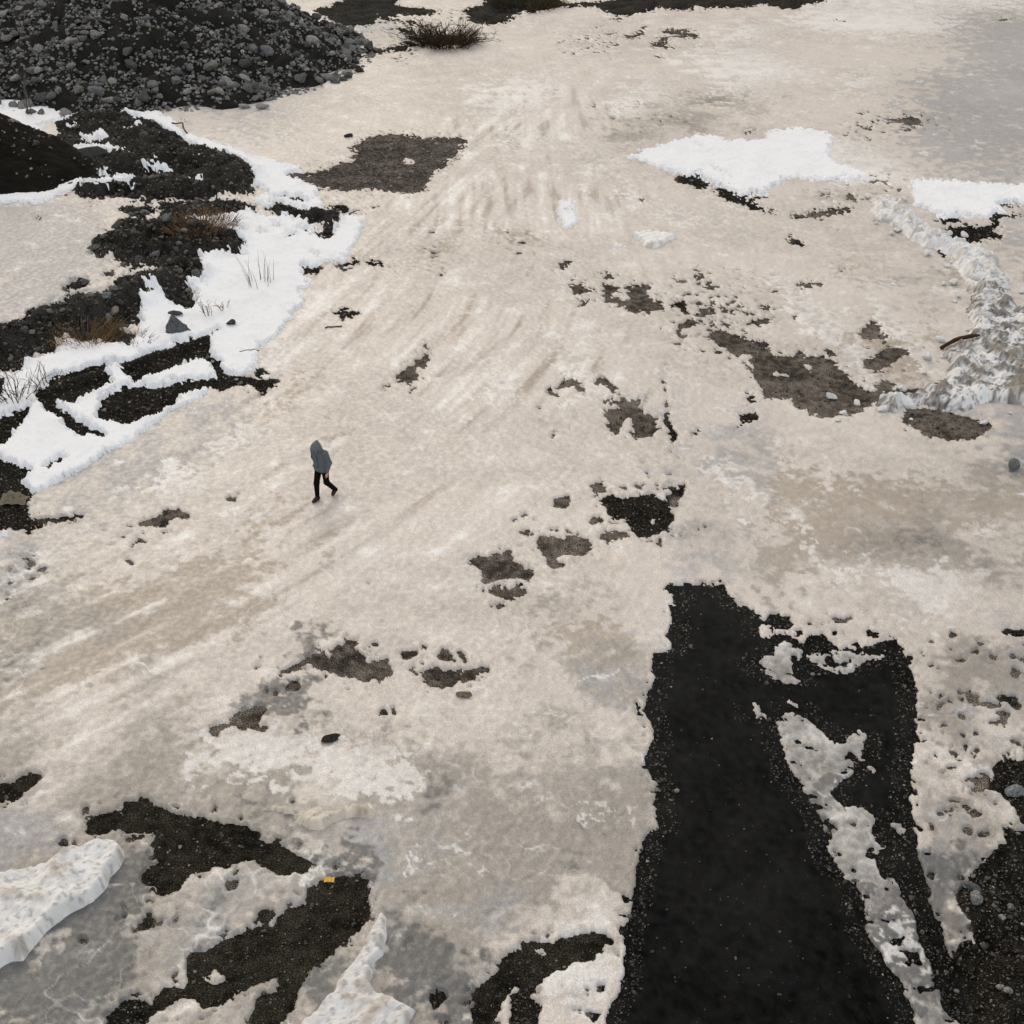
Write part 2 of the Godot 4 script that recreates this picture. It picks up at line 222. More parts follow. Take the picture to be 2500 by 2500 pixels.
	["He", [5.01,-43.98,0.06,0.09]],
	["He", [6.49,-43.83,0.09,0.10]],
	["He", [4.29,-48.70,0.08,0.09]],
	["He", [0.76,-38.14,0.05,0.11]],
	["He", [0.84,-37.16,0.08,0.06]],
	["He", [1.20,-36.39,0.05,0.12]],
	["He", [7.86,-46.88,0.12,0.06]],
	["He", [5.70,-47.04,0.07,0.09]],
	["He", [5.74,-48.83,0.05,0.16]],
	["He", [5.62,-42.53,0.06,0.06]],
	["He", [7.13,-44.10,0.09,0.08]],
	["He", [6.58,-48.14,0.07,0.08]],
	["He", [6.11,-48.08,0.07,0.06]],
	["He", [0.77,-49.56,0.08,0.07]],
	["He", [0.57,-49.09,0.06,0.07]],
	["He", [5.55,-43.07,0.09,0.09]],
	["He", [5.40,-42.85,0.06,0.07]],
	["He", [1.70,-36.89,0.05,0.05]],
	["He", [1.86,-37.54,0.04,0.05]],
	["K", [5.48,-46.37,5.67,-46.49,5.84,-46.37,5.87,-45.77,5.65,-45.42,5.51,-45.77]],
	["K", [4.40,-37.79,4.50,-37.75,4.53,-37.32,4.60,-36.98,4.58,-36.47,4.62,-36.31,4.50,-35.82,4.43,-35.98,4.42,-36.56,4.39,-36.98]],
	["K", [4.46,-33.53,4.56,-33.39,4.54,-32.96,4.40,-32.68,4.28,-32.82,4.27,-33.03,3.97,-33.17,3.95,-33.31,4.26,-33.28,4.40,-33.17]],
	["K", [6.56,-37.66,6.76,-37.70,7.15,-37.75,7.12,-37.32,6.84,-37.23,6.57,-37.19]],
	["K", [6.19,-36.47,6.60,-37.14,6.67,-37.06,6.35,-36.64]],
	["K", [6.97,-38.63,7.22,-39.00,7.18,-38.45,6.98,-38.19]],
	["K", [4.96,-36.31,5.38,-36.72,5.38,-36.56,5.02,-36.21]],
	["Ke", [4.72,-40.56,0.06,0.10]],
	["Ke", [4.62,-39.84,0.06,0.08]],
	["Ke", [4.59,-39.42,0.05,0.21]],
	["Ke", [4.59,-39.00,0.04,0.17]],
	["Ke", [4.54,-38.45,0.07,0.11]],
	["Ke", [4.55,-38.23,0.03,0.12]],
	["Ke", [4.44,-35.46,0.04,0.09]],
	["Ke", [4.48,-35.09,0.03,0.05]],
	["Ke", [4.73,-41.15,0.06,0.06]],
	["Ke", [4.73,-40.22,0.03,0.08]],
	["K", [2.20,-32.54,2.41,-32.75,2.56,-32.92,2.66,-32.82,2.68,-32.68,3.10,-32.75,3.46,-32.89,3.73,-32.85,3.85,-32.68,4.01,-32.54,4.06,-32.26,4.07,-32.04,4.01,-31.44,3.86,-31.24,3.73,-30.86,3.45,-30.66,3.10,-30.86,2.96,-31.18,2.78,-31.51,2.89,-31.64,2.49,-31.71,2.48,-32.11,2.39,-32.33]],
	["Ie", [3.54,-31.54,0.10,0.15]],
	["H", [8.12,-42.53,8.31,-41.91,8.63,-41.81,8.89,-41.86,9.48,-41.91,9.78,-41.71,10.09,-41.60,10.16,-40.71,10.23,-39.84,10.47,-39.46,10.59,-39.27,10.91,-39.09,11.38,-38.91,10.69,-38.63,10.50,-38.10,10.12,-37.75,9.54,-37.57,9.02,-37.44,8.69,-37.75,8.42,-38.19,8.28,-38.72,7.89,-38.72,7.55,-38.82]],
	["H", [8.96,-42.27,9.15,-42.40,9.30,-42.17,9.00,-41.99]],
	["H", [9.82,-42.27,10.12,-42.40,10.12,-42.17,9.88,-42.04]],
	["H", [11.27,-43.50,11.73,-44.61,12.05,-44.50,12.08,-43.83,12.21,-43.28,11.97,-42.96,11.48,-43.07]],
	["H", [10.96,-41.40,11.40,-41.91,11.96,-42.53,12.38,-42.53,12.58,-42.12,12.38,-41.81,11.95,-41.40,11.59,-40.90,11.28,-40.61,11.02,-40.90]],
	["H", [11.05,-39.74,11.40,-40.03,11.57,-39.74,11.57,-39.37,12.27,-39.46,12.22,-39.27,11.38,-38.91,10.93,-39.00]],
	["H", [9.95,-48.11,10.23,-48.14,10.58,-48.27,10.93,-48.14,10.82,-47.77,10.37,-47.83]],
	["H", [8.86,-47.42,9.11,-47.53,9.23,-47.38,8.95,-47.08]],
	["H", [9.26,-45.07,9.43,-45.30,9.53,-45.13,9.39,-44.82]],
	["H", [11.47,-37.97,11.92,-38.05,12.43,-37.92,12.81,-37.75,13.30,-37.32,13.71,-36.89,13.43,-36.56,12.98,-36.15,12.34,-35.98,11.68,-36.31,11.43,-36.81,11.13,-37.14]],
	["I", [7.84,-40.71,8.38,-40.51,8.37,-40.22,7.97,-40.22]],
	["I", [9.14,-41.40,9.42,-41.10,9.23,-40.71,9.07,-41.00]],
	["He", [12.07,-49.49,0.14,0.12]],
	["He", [9.90,-43.28,0.08,0.09]],
	["He", [9.29,-46.37,0.07,0.08]],
	["He", [10.13,-47.29,0.06,0.09]],
	["He", [10.08,-47.67,0.14,0.09]],
	["He", [9.22,-44.05,0.04,0.06]],
	["He", [9.02,-42.62,0.06,0.06]],
	["He", [10.81,-44.98,0.04,0.06]],
	["He", [11.09,-43.44,0.09,0.08]],
	["He", [12.56,-41.00,0.04,0.06]],
	["He", [12.01,-40.09,0.03,0.05]],
	["He", [12.79,-42.66,0.03,0.05]],
	["He", [9.64,-43.61,0.03,0.04]],
	["K", [-13.80,-32.11,-12.41,-32.11,-12.16,-31.71,-12.15,-31.57,-11.35,-31.84,-10.71,-31.98,-11.03,-31.64,-11.67,-31.51,-12.07,-31.18,-12.51,-31.18,-13.54,-31.31]],
	["H", [-9.43,-31.38,-9.34,-31.57,-9.04,-31.77,-8.95,-32.11,-8.30,-32.11,-8.20,-31.77,-8.50,-31.77,-8.74,-31.44,-9.10,-31.24]],
	["H", [-9.74,-31.31,-9.60,-31.40,-9.46,-31.38,-9.66,-31.23]],
	["H", [-9.35,-30.60,-9.15,-30.73,-8.99,-30.54,-9.15,-30.43]],
	["H", [-9.87,-30.86,-9.64,-30.98,-9.65,-30.78]],
	["H", [-10.25,-31.18,-10.20,-31.26,-10.16,-31.10]],
	["He", [-9.23,-29.66,0.10,0.08]],
	["He", [-11.61,-28.81,0.06,0.05]],
	["He", [-11.48,-28.90,0.04,0.03]],
	["He", [-12.17,-29.95,0.05,0.06]],
	["He", [-11.70,-30.16,0.05,0.06]],
	["He", [-12.01,-29.27,0.07,0.06]],
	["He", [-11.71,-28.11,0.06,0.04]],
	["He", [-9.64,-22.10,0.05,0.02]],
	["He", [-11.76,-29.82,0.02,0.02]],
	["H", [-6.17,-23.11,-6.01,-23.35,-5.70,-23.43,-5.78,-23.58,-5.52,-23.83,-5.31,-23.96,-5.15,-23.96,-5.17,-23.56,-5.22,-23.22,-5.63,-23.35,-5.83,-23.24,-6.03,-23.01]],
	["H", [-1.10,-29.67,-0.81,-29.86,-0.36,-29.92,-0.10,-30.16,0.00,-30.16,0.00,-29.73,0.19,-29.49,0.32,-29.25,0.44,-29.28,0.50,-29.08,0.44,-28.84,0.22,-28.90,0.00,-28.96,-0.23,-28.90,-0.60,-28.61,-0.67,-29.14,-0.99,-29.49]],
	["H", [-0.53,-28.38,-0.38,-28.58,0.00,-28.44,0.16,-28.56,0.37,-28.30,0.18,-28.13,0.00,-28.05,-0.16,-27.99,-0.38,-28.21]],
	["H", [-0.75,-28.33,-0.60,-28.51,-0.59,-28.32]],
	["H", [-5.01,-25.11,-4.86,-25.30,-4.66,-25.52,-4.51,-25.69,-4.35,-25.84,-4.02,-25.99,-3.72,-26.19,-3.68,-26.39,-3.35,-26.29,-3.37,-26.19,-3.60,-26.14,-3.41,-25.99,-3.21,-25.69,-3.16,-25.50,-2.69,-25.69,-2.65,-25.50,-2.54,-25.21,-2.75,-24.92,-3.14,-24.88,-3.49,-24.97,-3.90,-25.16,-4.19,-25.40,-4.45,-25.45,-4.57,-25.25,-4.92,-25.09]],
	["H", [-3.23,-26.27,-3.09,-26.30,-2.96,-26.22,-3.02,-26.15]],
	["H", [-2.48,-25.84,-2.42,-25.99,-2.04,-25.91,-2.20,-25.69,-2.37,-25.62]],
	["H", [-2.02,-26.14,-1.91,-26.24,-1.87,-26.04,-1.98,-25.98]],
	["H", [-1.68,-25.79,-1.57,-25.84,-1.46,-26.04,-1.34,-25.99,-1.32,-25.64,-1.41,-25.50,-1.50,-25.59,-1.59,-25.67]],
	["H", [-1.22,-25.89,-1.17,-25.94,-0.99,-25.74,-1.01,-25.50,-1.13,-25.59]],
	["H", [-1.96,-25.06,-1.89,-25.25,-1.75,-25.30,-1.67,-25.38,-1.58,-25.30,-1.52,-25.21,-1.26,-25.25,-1.14,-25.06,-0.95,-25.25,-0.66,-25.38,-0.46,-25.30,-0.55,-25.14,-0.83,-24.97,-0.79,-24.83,-1.02,-24.80,-1.16,-24.88,-1.27,-24.69,-1.46,-24.60,-1.69,-24.64,-1.84,-24.83]],
	["H", [-2.29,-25.25,-2.15,-25.38,-2.12,-25.29]],
	["H", [-4.83,-24.69,-4.69,-24.88,-4.51,-24.83,-4.46,-24.64,-4.56,-24.50,-4.75,-24.50]],
	["H", [-5.55,-25.35,-5.40,-25.46,-5.45,-25.25]],
	["H", [-5.25,-23.39,-4.94,-23.28,-5.08,-23.17]],
	["Ie", [-4.01,-25.84,0.09,0.11]],
	["He", [-0.27,-27.75,0.11,0.09]],
	["He", [-0.48,-27.75,0.05,0.05]],
	["He", [-2.08,-25.14,0.04,0.06]],
	["He", [-4.97,-24.47,0.07,0.05]],
	["He", [-5.14,-24.45,0.05,0.05]],
	["He", [-5.28,-24.56,0.05,0.04]],
	["He", [-3.37,-28.62,0.05,0.05]],
	["He", [-3.97,-24.99,0.05,0.07]],
	["He", [-1.91,-25.65,0.05,0.05]],
	["He", [-2.38,-25.40,0.02,0.03]],
	["He", [-2.56,-24.88,0.04,0.04]],
	["He", [-2.62,-23.47,0.03,0.03]],
	["He", [-2.43,-24.05,0.03,0.03]],
	["He", [-4.04,-23.43,0.04,0.03]],
	["He", [-4.02,-23.59,0.04,0.03]],
	["He", [-2.58,-23.11,0.04,0.03]],
	["He", [-1.77,-24.55,0.04,0.03]],
	["He", [-2.18,-25.30,0.03,0.03]],
	["He", [-4.45,-22.45,0.03,0.02]],
	["He", [-2.07,-25.47,0.02,0.02]],
	["K", [-2.78,-23.74,-2.67,-23.88,-2.56,-23.87,-2.54,-23.64]],
	["K", [-2.52,-23.78,-2.42,-23.90,-2.39,-23.83,-2.47,-23.69]],
	["H", [0.56,-30.48,0.76,-30.86,1.28,-30.63,1.52,-30.82,1.81,-30.73,1.95,-30.35,1.88,-30.19,2.03,-30.16,1.74,-29.92,1.48,-29.92,1.16,-29.86,1.06,-29.64,0.77,-29.92,0.62,-30.29]],
	["H", [0.77,-29.64,1.22,-29.67,1.27,-29.46,1.14,-29.25,0.98,-29.31]],
	["H", [2.10,-30.73,2.31,-30.98,2.75,-31.05,2.94,-30.98,2.93,-30.79,2.62,-30.57,2.35,-30.48,2.26,-30.60]],
	["H", [1.96,-31.57,2.15,-31.71,2.31,-31.51,2.17,-31.38,2.00,-31.41]],
	["He", [1.42,-31.06,0.06,0.07]],
	["He", [0.19,-31.02,0.06,0.08]],
	["He", [0.36,-30.95,0.09,0.09]],
	["He", [2.36,-31.18,0.04,0.05]],
	["He", [0.20,-28.62,0.05,0.07]],
	["He", [1.04,-29.11,0.04,0.04]],
	["He", [2.61,-23.94,0.08,0.06]],
	["He", [2.62,-23.67,0.07,0.06]],
	["He", [0.12,-27.88,0.03,0.03]],
	["He", [2.45,-30.16,0.03,0.04]],
	["K", [3.52,-30.41,3.71,-30.65,3.75,-30.48,3.58,-30.31]],
	["K", [3.53,-28.38,3.67,-28.56,4.02,-28.58,4.35,-28.47,4.67,-28.53,5.02,-28.47,4.94,-28.21,5.06,-27.99,5.17,-27.61,5.40,-27.55,5.63,-27.23,5.62,-26.96,5.48,-26.65,5.68,-26.34,5.86,-26.55,6.18,-26.55,6.39,-26.19,6.67,-26.50,6.95,-26.55,7.06,-26.19,7.25,-25.99,7.72,-25.99,8.09,-26.24,8.23,-26.34,8.50,-26.37,8.56,-25.99,8.66,-25.55,8.55,-24.97,8.51,-24.55,8.39,-23.83,8.12,-22.96,7.84,-22.02,7.70,-21.62,7.54,-21.05,7.46,-20.32,7.38,-19.79,7.36,-19.32,7.34,-18.86,7.42,-18.79,7.27,-18.47,7.28,-18.16,7.32,-17.86,7.31,-17.56,7.26,-17.26,7.27,-16.98,7.21,-15.80,7.20,-15.00,1.22,-15.00,1.51,-15.80,1.57,-16.07,1.69,-16.26,1.77,-16.45,1.83,-16.81,1.90,-17.44,1.88,-17.80,2.00,-17.95,2.11,-18.54,2.23,-19.19,2.36,-19.66,2.47,-20.11,2.74,-20.25,2.73,-20.76,2.74,-21.32,2.84,-21.57,2.72,-21.66,2.67,-22.02,2.67,-22.02,2.64,-22.26,2.81,-22.71,2.88,-23.22,2.73,-23.74,2.82,-24.18,2.94,-24.60,3.04,-24.83,3.02,-25.25,3.10,-25.79,3.53,-25.89,3.52,-26.24,3.48,-26.50,3.66,-27.23,3.64,-27.55,3.82,-27.83,3.80,-28.21,3.59,-28.27]],
	["K", [5.79,-27.28,6.07,-27.31,6.31,-26.96,6.18,-26.70,5.92,-26.75,5.73,-26.91]],
	["K", [7.91,-26.75,8.19,-26.66,8.13,-26.49,7.95,-26.54]],
	["R", [5.28,-25.50,5.44,-25.79,5.58,-25.74,5.77,-25.79,5.82,-26.14,6.11,-26.29,6.41,-25.99,6.33,-25.69,6.01,-25.35,6.04,-25.02,6.24,-24.69,5.76,-24.69,5.47,-24.97,5.38,-25.02,5.30,-25.21]],
	["R", [6.39,-25.74,6.73,-25.99,7.24,-25.94,7.62,-25.79,7.70,-25.89,8.16,-25.74,8.07,-25.62,7.68,-25.55,7.41,-25.21,7.18,-25.06,6.91,-25.11,6.74,-25.25,6.49,-25.50]],
	["R", [5.71,-24.19,5.84,-24.16,5.97,-23.87,5.85,-23.86]],
	["Ke", [6.91,-25.55,0.10,0.17]],
	["R", [5.30,-23.52,5.80,-23.78,6.06,-23.52,6.31,-23.13,6.50,-22.71,6.67,-22.80,6.77,-23.01,7.07,-23.18,7.20,-23.01,7.02,-22.67,6.92,-22.43,6.97,-22.18,6.74,-22.22,6.67,-22.02,6.63,-21.78,6.32,-21.55,6.11,-21.24,6.20,-20.94,6.63,-20.83,6.78,-20.61,6.65,-20.21,6.69,-19.93,6.85,-19.79,6.67,-19.66,6.58,-19.35,6.59,-18.96,6.80,-18.96,6.84,-18.70,6.89,-18.41,6.96,-18.16,6.91,-17.77,6.92,-17.32,6.94,-16.89,6.95,-16.42,6.93,-16.07,7.13,-15.80,7.15,-15.12,6.41,-15.12,6.41,-15.80,6.41,-16.20,6.33,-16.45,6.37,-16.69,6.26,-16.89,6.19,-17.26,6.03,-17.77,6.11,-18.47,6.13,-18.79,5.96,-18.96,5.81,-19.32,5.75,-19.73,5.79,-19.93,5.91,-20.04,5.76,-20.32,5.80,-20.54,5.70,-20.94,5.57,-21.35,5.40,-22.02,5.40,-22.14,5.41,-22.55,5.39,-23.22]],
	["R", [5.01,-24.00,5.10,-24.03,5.16,-23.74,5.27,-23.69,5.24,-23.52,5.06,-23.43,5.00,-23.56]],
	["R", [6.89,-22.06,6.99,-22.06,7.12,-21.84,7.01,-21.79]],
	["R", [6.98,-20.50,7.24,-20.43,7.31,-20.21,7.16,-20.07,7.03,-20.25]],
	["K", [9.49,-22.06,10.12,-22.26,10.80,-22.26,10.23,-20.50,9.53,-20.39,9.51,-20.76,9.45,-20.98,9.33,-21.32,9.10,-21.43,9.39,-21.70]],
	["K", [8.88,-19.79,9.11,-19.90,9.03,-20.04,9.13,-20.32,9.47,-20.21,10.38,-20.21,8.62,-15.00,7.20,-15.00,7.13,-15.80,7.17,-16.42,7.26,-17.26,7.36,-17.15,7.76,-17.15,7.92,-17.35,7.83,-17.56,7.93,-17.77,7.81,-18.01,7.76,-18.32,7.82,-18.63,8.15,-18.99,8.25,-19.19,8.56,-19.52]],
	["H", [8.55,-20.72,8.71,-20.83,8.81,-20.66,8.65,-20.50,8.57,-20.61]],
	["Ke", [8.57,-20.88,0.07,0.07]],
	["Ke", [8.06,-20.66,0.05,0.07]],
	["Ke", [7.82,-20.39,0.04,0.07]],
	["Ke", [7.97,-21.17,0.04,0.06]],
	["Ke", [7.54,-19.59,0.06,0.04]],
	["Ke", [7.50,-19.12,0.06,0.07]],
	["Ke", [8.00,-19.04,0.08,0.07]],
	["Ke", [7.58,-17.29,0.14,0.12]],
	["Ke", [8.25,-20.61,0.02,0.03]],
	["Ke", [8.63,-21.28,0.03,0.04]],
	["Ke", [8.30,-21.36,0.03,0.03]],
	["Ke", [7.60,-18.85,0.02,0.03]],
	["Ke", [9.84,-26.54,0.08,0.10]],
	["Ke", [10.46,-25.72,0.10,0.07]],
	["Ke", [10.93,-25.72,0.08,0.07]],
	["Ke", [11.23,-26.63,0.27,0.14]],
	["Ke", [9.54,-24.13,0.09,0.06]],
	["Ke", [10.09,-23.95,0.08,0.05]],
	["Ke", [10.30,-24.18,0.14,0.13]],
	["Ke", [9.41,-23.48,0.08,0.05]],
	["Ke", [8.98,-24.33,0.08,0.05]],
	["Ke", [8.94,-25.88,0.10,0.04]],
	["Ke", [7.18,-25.05,0.02,0.02]],
	["Ke", [9.39,-24.18,0.07,0.04]],
	["Ke", [8.78,-24.41,0.08,0.04]],
	["Ke", [10.01,-23.28,0.03,0.04]],
	["Ke", [10.51,-23.96,0.12,0.12]],
	["Ke", [7.16,-26.55,0.05,0.04]],
	["Ke", [6.97,-26.96,0.03,0.03]],
	["Ke", [7.40,-26.61,0.03,0.04]],
	["Ke", [7.22,-26.29,0.03,0.04]],
	["Ke", [8.23,-22.86,0.05,0.03]],
	["Ke", [8.72,-23.09,0.05,0.05]],
	["Ke", [9.07,-23.01,0.06,0.05]],
	["Ke", [9.03,-22.67,0.06,0.06]],
	["Ke", [8.40,-22.39,0.04,0.06]],
	["Ke", [8.83,-22.30,0.10,0.06]],
	["Ke", [8.43,-22.82,0.04,0.03]],
	["Ke", [8.48,-23.22,0.03,0.03]],
	["Ke", [8.77,-22.59,0.05,0.03]],
	["K", [9.43,-22.02,9.51,-22.14,9.73,-22.18,9.73,-22.34,9.88,-22.22,10.07,-22.14,10.76,-22.14,10.63,-21.75,9.35,-21.75]],
	["E", [-10.35,-21.39,-9.57,-21.62,-9.58,-21.74,-9.36,-21.86,-9.10,-21.78,-9.16,-21.51,-9.33,-21.24,-9.58,-21.05,-10.18,-20.87]],
	["E", [-5.07,-18.83,-5.03,-18.99,-4.86,-18.99,-4.85,-18.76,-4.98,-18.71]],
	["E", [-6.33,-18.07,-6.27,-18.19,-6.15,-18.04,-6.23,-17.92,-6.34,-18.01]],
	["E", [-6.46,-17.74,-6.38,-17.89,-6.36,-17.80,-6.43,-17.71]],
	["E", [-5.79,-16.31,-5.65,-16.53,-5.48,-16.56,-5.31,-16.47,-5.42,-16.28,-5.61,-16.04,-5.75,-16.02]],
	["E", [-7.85,-20.11,-7.91,-20.43,-7.86,-20.61,-7.54,-20.76,-7.33,-20.79,-7.41,-21.01,-7.02,-21.09,-6.95,-21.13,-6.82,-20.98,-6.40,-20.76,-6.25,-20.65,-5.87,-20.61,-5.47,-20.46,-5.09,-20.39,-4.73,-20.18,-4.69,-19.93,-4.25,-19.86,-3.92,-19.59,-3.46,-19.32,-3.63,-19.15,-4.09,-19.05,-4.61,-19.39,-4.63,-19.49,-4.98,-19.42,-5.05,-19.29,-5.47,-19.22,-5.76,-19.02,-5.83,-18.89,-5.89,-18.70,-6.02,-18.66,-6.13,-18.54,-6.27,-18.66,-6.25,-18.86,-6.45,-18.83,-6.60,-18.96,-6.60,-19.19,-6.38,-19.39,-6.49,-19.66,-6.50,-19.83,-6.63,-19.86,-6.47,-20.14,-6.77,-20.18,-7.06,-20.18,-7.40,-20.25,-7.59,-20.14]],
	["E", [-5.40,-17.18,-5.29,-17.29,-5.12,-17.29,-4.85,-17.56,-4.61,-17.62,-4.55,-17.77,-4.37,-17.83,-4.37,-17.83,-4.04,-17.86,-4.04,-18.04,-3.87,-18.29,-3.57,-18.32,-3.58,-18.73,-3.32,-18.92,-3.03,-19.05,-2.72,-19.02,-2.49,-18.89,-2.58,-18.79,-2.47,-18.60,-2.50,-18.41,-2.45,-18.16,-2.64,-17.71,-2.89,-17.47,-3.15,-17.03,-3.35,-16.83,-3.31,-16.69,-3.44,-16.58,-3.50,-16.31,-3.54,-15.99,-3.82,-15.62,-4.05,-15.73,-4.22,-15.73,-4.10,-16.04,-4.18,-16.58,-4.52,-16.36,-4.73,-16.12,-4.96,-16.10,-5.15,-16.31,-5.40,-16.26,-5.29,-16.58]],
	["I", [-4.20,-16.58,-3.81,-16.75,-3.81,-16.42,-4.16,-16.31]],
	["Ie", [-4.88,-16.70,0.15,0.14]],
	["K", [-6.48,-15.96,-6.31,-16.15,-6.27,-16.26,-6.11,-16.31,-5.90,-16.20,-5.74,-16.07,-5.82,-15.65,-6.36,-15.65]],
	["Ee", [-8.22,-19.92,0.11,0.08]],
	["Ee", [-7.99,-19.88,0.05,0.08]],
	["Ee", [-8.05,-20.81,0.04,0.09]],
	["Ee", [-5.58,-16.76,0.04,0.04]],
	["Ee", [-5.47,-16.63,0.03,0.03]],
	["Ee", [-6.68,-18.11,0.04,0.03]],
	["Ee", [-7.23,-17.50,0.07,0.05]],
	["Ee", [-6.79,-18.03,0.03,0.03]],
	["Ee", [-6.58,-19.64,0.03,0.06]],
	["Ee", [-5.62,-20.94,0.04,0.03]],
	["Ee", [-5.59,-21.25,0.02,0.02]],
	["Ee", [-8.38,-18.57,0.02,0.03]],
	["E", [-4.45,-18.16,-4.30,-18.25,-4.11,-18.19,-4.05,-18.10,-4.17,-18.01,-4.33,-18.02]],
	["E", [-4.76,-20.21,-4.68,-20.14,-4.65,-20.04,-4.73,-20.04]],
	["K", [-1.35,-16.31,-1.15,-16.47,-1.06,-16.36,-1.13,-16.18,-1.28,-16.07]],
	["Ke", [-1.71,-17.53,0.04,0.03]],
	["Ke", [-1.76,-17.44,0.03,0.03]],
	["Ke", [-4.16,-20.98,0.06,0.05]],
	["Ke", [-3.71,-21.01,0.03,0.03]],
	["E", [-0.61,-16.53,-0.42,-16.64,-0.24,-16.86,-0.18,-17.15,0.00,-17.29,0.22,-17.35,0.13,-17.47,0.40,-17.53,0.67,-17.47,0.94,-17.62,1.40,-17.74,1.58,-17.68,1.72,-17.50,1.65,-17.44,1.52,-17.56,1.54,-17.35,1.42,-17.26,1.37,-17.09,1.10,-17.09,0.92,-16.92,0.72,-16.83,0.59,-16.72,0.41,-16.58,0.19,-16.45,0.00,-16.58,-0.05,-16.42,-0.17,-16.15,-0.26,-15.94,-0.40,-15.68,-0.61,-15.68,-0.68,-16.07,-0.60,-16.20]],
	["R", [0.31,-17.47,0.49,-17.41,0.63,-17.21,0.55,-17.19,0.42,-17.31]],
	["K", [-0.02,-16.42,0.19,-16.42,0.49,-16.10,0.38,-15.68,-0.02,-15.68]],
	["f", [9.32,-83.24,11.30,-84.23,14.61,-84.57,13.08,-74.61,11.38,-73.67,10.49,-74.07,10.35,-75.70,11.05,-77.98,10.70,-80.38,9.56,-81.94]],
	["f", [5.93,-73.28,6.42,-76.26,6.85,-79.16,7.13,-79.16,7.49,-75.15,7.06,-74.07]],
	["f", [12.50,-90.28,15.78,-92.21,15.09,-87.70,12.71,-86.99]],
	["f", [19.20,-96.73,20.72,-98.47,21.87,-102.61,33.56,-102.61,32.63,-97.16,30.33,-96.30,29.37,-97.16,27.74,-94.22,26.84,-91.43,26.86,-90.28,26.09,-89.16,24.64,-88.42,23.22,-88.42,21.65,-89.16,20.53,-89.91,18.62,-89.91,17.68,-91.43,17.00,-92.21,17.82,-94.63]],
	["f", [14.13,-81.94,16.06,-81.63,16.04,-78.27,15.00,-77.98,13.71,-79.16]],
	["f", [14.29,-66.53,15.63,-65.87,16.64,-63.35,17.11,-60.41,15.33,-60.04,13.80,-60.79]],
	["f", [17.14,-77.40,19.35,-78.57,19.42,-75.70,17.25,-75.15]],
	["g", [27.42,-93.01,29.52,-94.63,35.37,-97.16,30.91,-83.57,26.80,-84.91,24.96,-86.63,22.03,-87.34,24.55,-88.06,26.24,-89.16]],
	["g", [25.27,-95.04,27.06,-95.46,26.49,-94.22,25.24,-94.22]],
	["g", [19.20,-55.19,21.60,-55.19,20.17,-50.83,17.73,-50.83,17.60,-52.12,18.78,-52.71]],
	["g", [23.15,-81.00,29.11,-84.23,30.07,-81.00,23.32,-60.41,20.33,-59.86,18.40,-63.35,19.36,-72.50]],
	["g", [15.53,-78.57,16.44,-77.40,15.40,-76.26]],
	["g", [14.28,-52.86,15.11,-52.12,15.56,-50.94,14.83,-50.94]],
	["g", [-16.02,-71.23,-12.75,-72.50,-12.37,-70.00,-14.24,-68.58]],
	["g", [-21.73,-56.68,-17.00,-57.02,-15.31,-54.40,-15.59,-51.40,-16.42,-50.83,-19.84,-50.83]],
	["g", [-12.82,-72.50,-10.84,-73.02,-10.30,-75.15,-9.51,-73.02,-10.45,-70.00,-12.14,-68.12]],
	["g", [-13.17,-94.22,-10.80,-93.01,-9.79,-86.28,-6.82,-85.59,-5.82,-89.53,-7.67,-93.01,-9.93,-90.85]],
	["f", [0.00,-77.98,-1.58,-75.15,-1.83,-71.23,0.00,-70.00]],
	["f", [-8.41,-81.31,-7.65,-81.00,-7.84,-79.77,-8.33,-80.38]],
	["f", [-7.35,-75.70,-6.73,-75.70,-6.01,-73.28,-6.58,-73.80]],
	["f", [-0.07,-77.98,2.81,-77.98,1.34,-73.54,-0.07,-71.23]],
	["f", [-0.06,-69.29,1.34,-65.87,-0.06,-65.01]],
	["f", [4.71,-74.07,5.82,-74.61,5.63,-71.73,5.00,-72.24]],
	["g", [-12.21,-31.99,-12.04,-33.10,-11.33,-34.42,-10.74,-34.96,-9.58,-36.39,-8.76,-38.10,-8.00,-39.37,-7.59,-39.00,-7.85,-37.23,-8.61,-35.19,-9.68,-33.46,-9.87,-31.99]],
	["g", [-19.92,-51.08,-15.22,-51.08,-14.64,-47.60,-16.04,-46.01,-17.76,-44.39]],
	["f", [-9.76,-32.26,-9.65,-33.31,-8.52,-34.72,-7.55,-36.56,-7.33,-37.32,-7.21,-36.56,-8.10,-34.42,-8.88,-32.96,-9.36,-31.99]],
	["f", [-8.15,-42.22,-7.39,-43.07,-6.57,-42.64,-6.56,-41.20,-6.82,-40.41,-7.43,-40.41,-7.98,-41.10]],
	["f", [-1.56,-38.28,-1.43,-37.83,-1.26,-36.98,-1.05,-36.39,-0.81,-35.42,-0.92,-35.35,-1.16,-36.23,-1.41,-37.14]],
	["f", [-2.00,-41.60,-1.90,-41.60,-1.83,-40.22,-1.90,-39.93]],
	["f", [-7.47,-46.98,-7.06,-48.11,-6.55,-46.98,-6.61,-45.54,-7.04,-45.77]],
	["f", [-5.00,-46.01,-4.55,-47.10,-4.60,-46.61,-4.88,-45.65]],
	["f", [1.99,-49.16,1.57,-49.29,2.00,-46.61,2.11,-45.77,2.24,-45.89]],
	["f", [5.17,-35.19,5.43,-34.96,6.02,-33.97,6.65,-32.54,6.57,-31.99,6.41,-32.26,5.79,-33.53,5.15,-34.72]],
	["f", [0.87,-43.94,1.30,-43.72,1.92,-42.01,1.60,-42.22]],
	["f", [2.15,-41.40,2.48,-41.40,2.34,-38.54,2.19,-38.54]],
	["g", [5.31,-36.39,6.43,-36.98,7.44,-37.66,6.61,-32.26,5.98,-33.68,5.28,-35.19]],
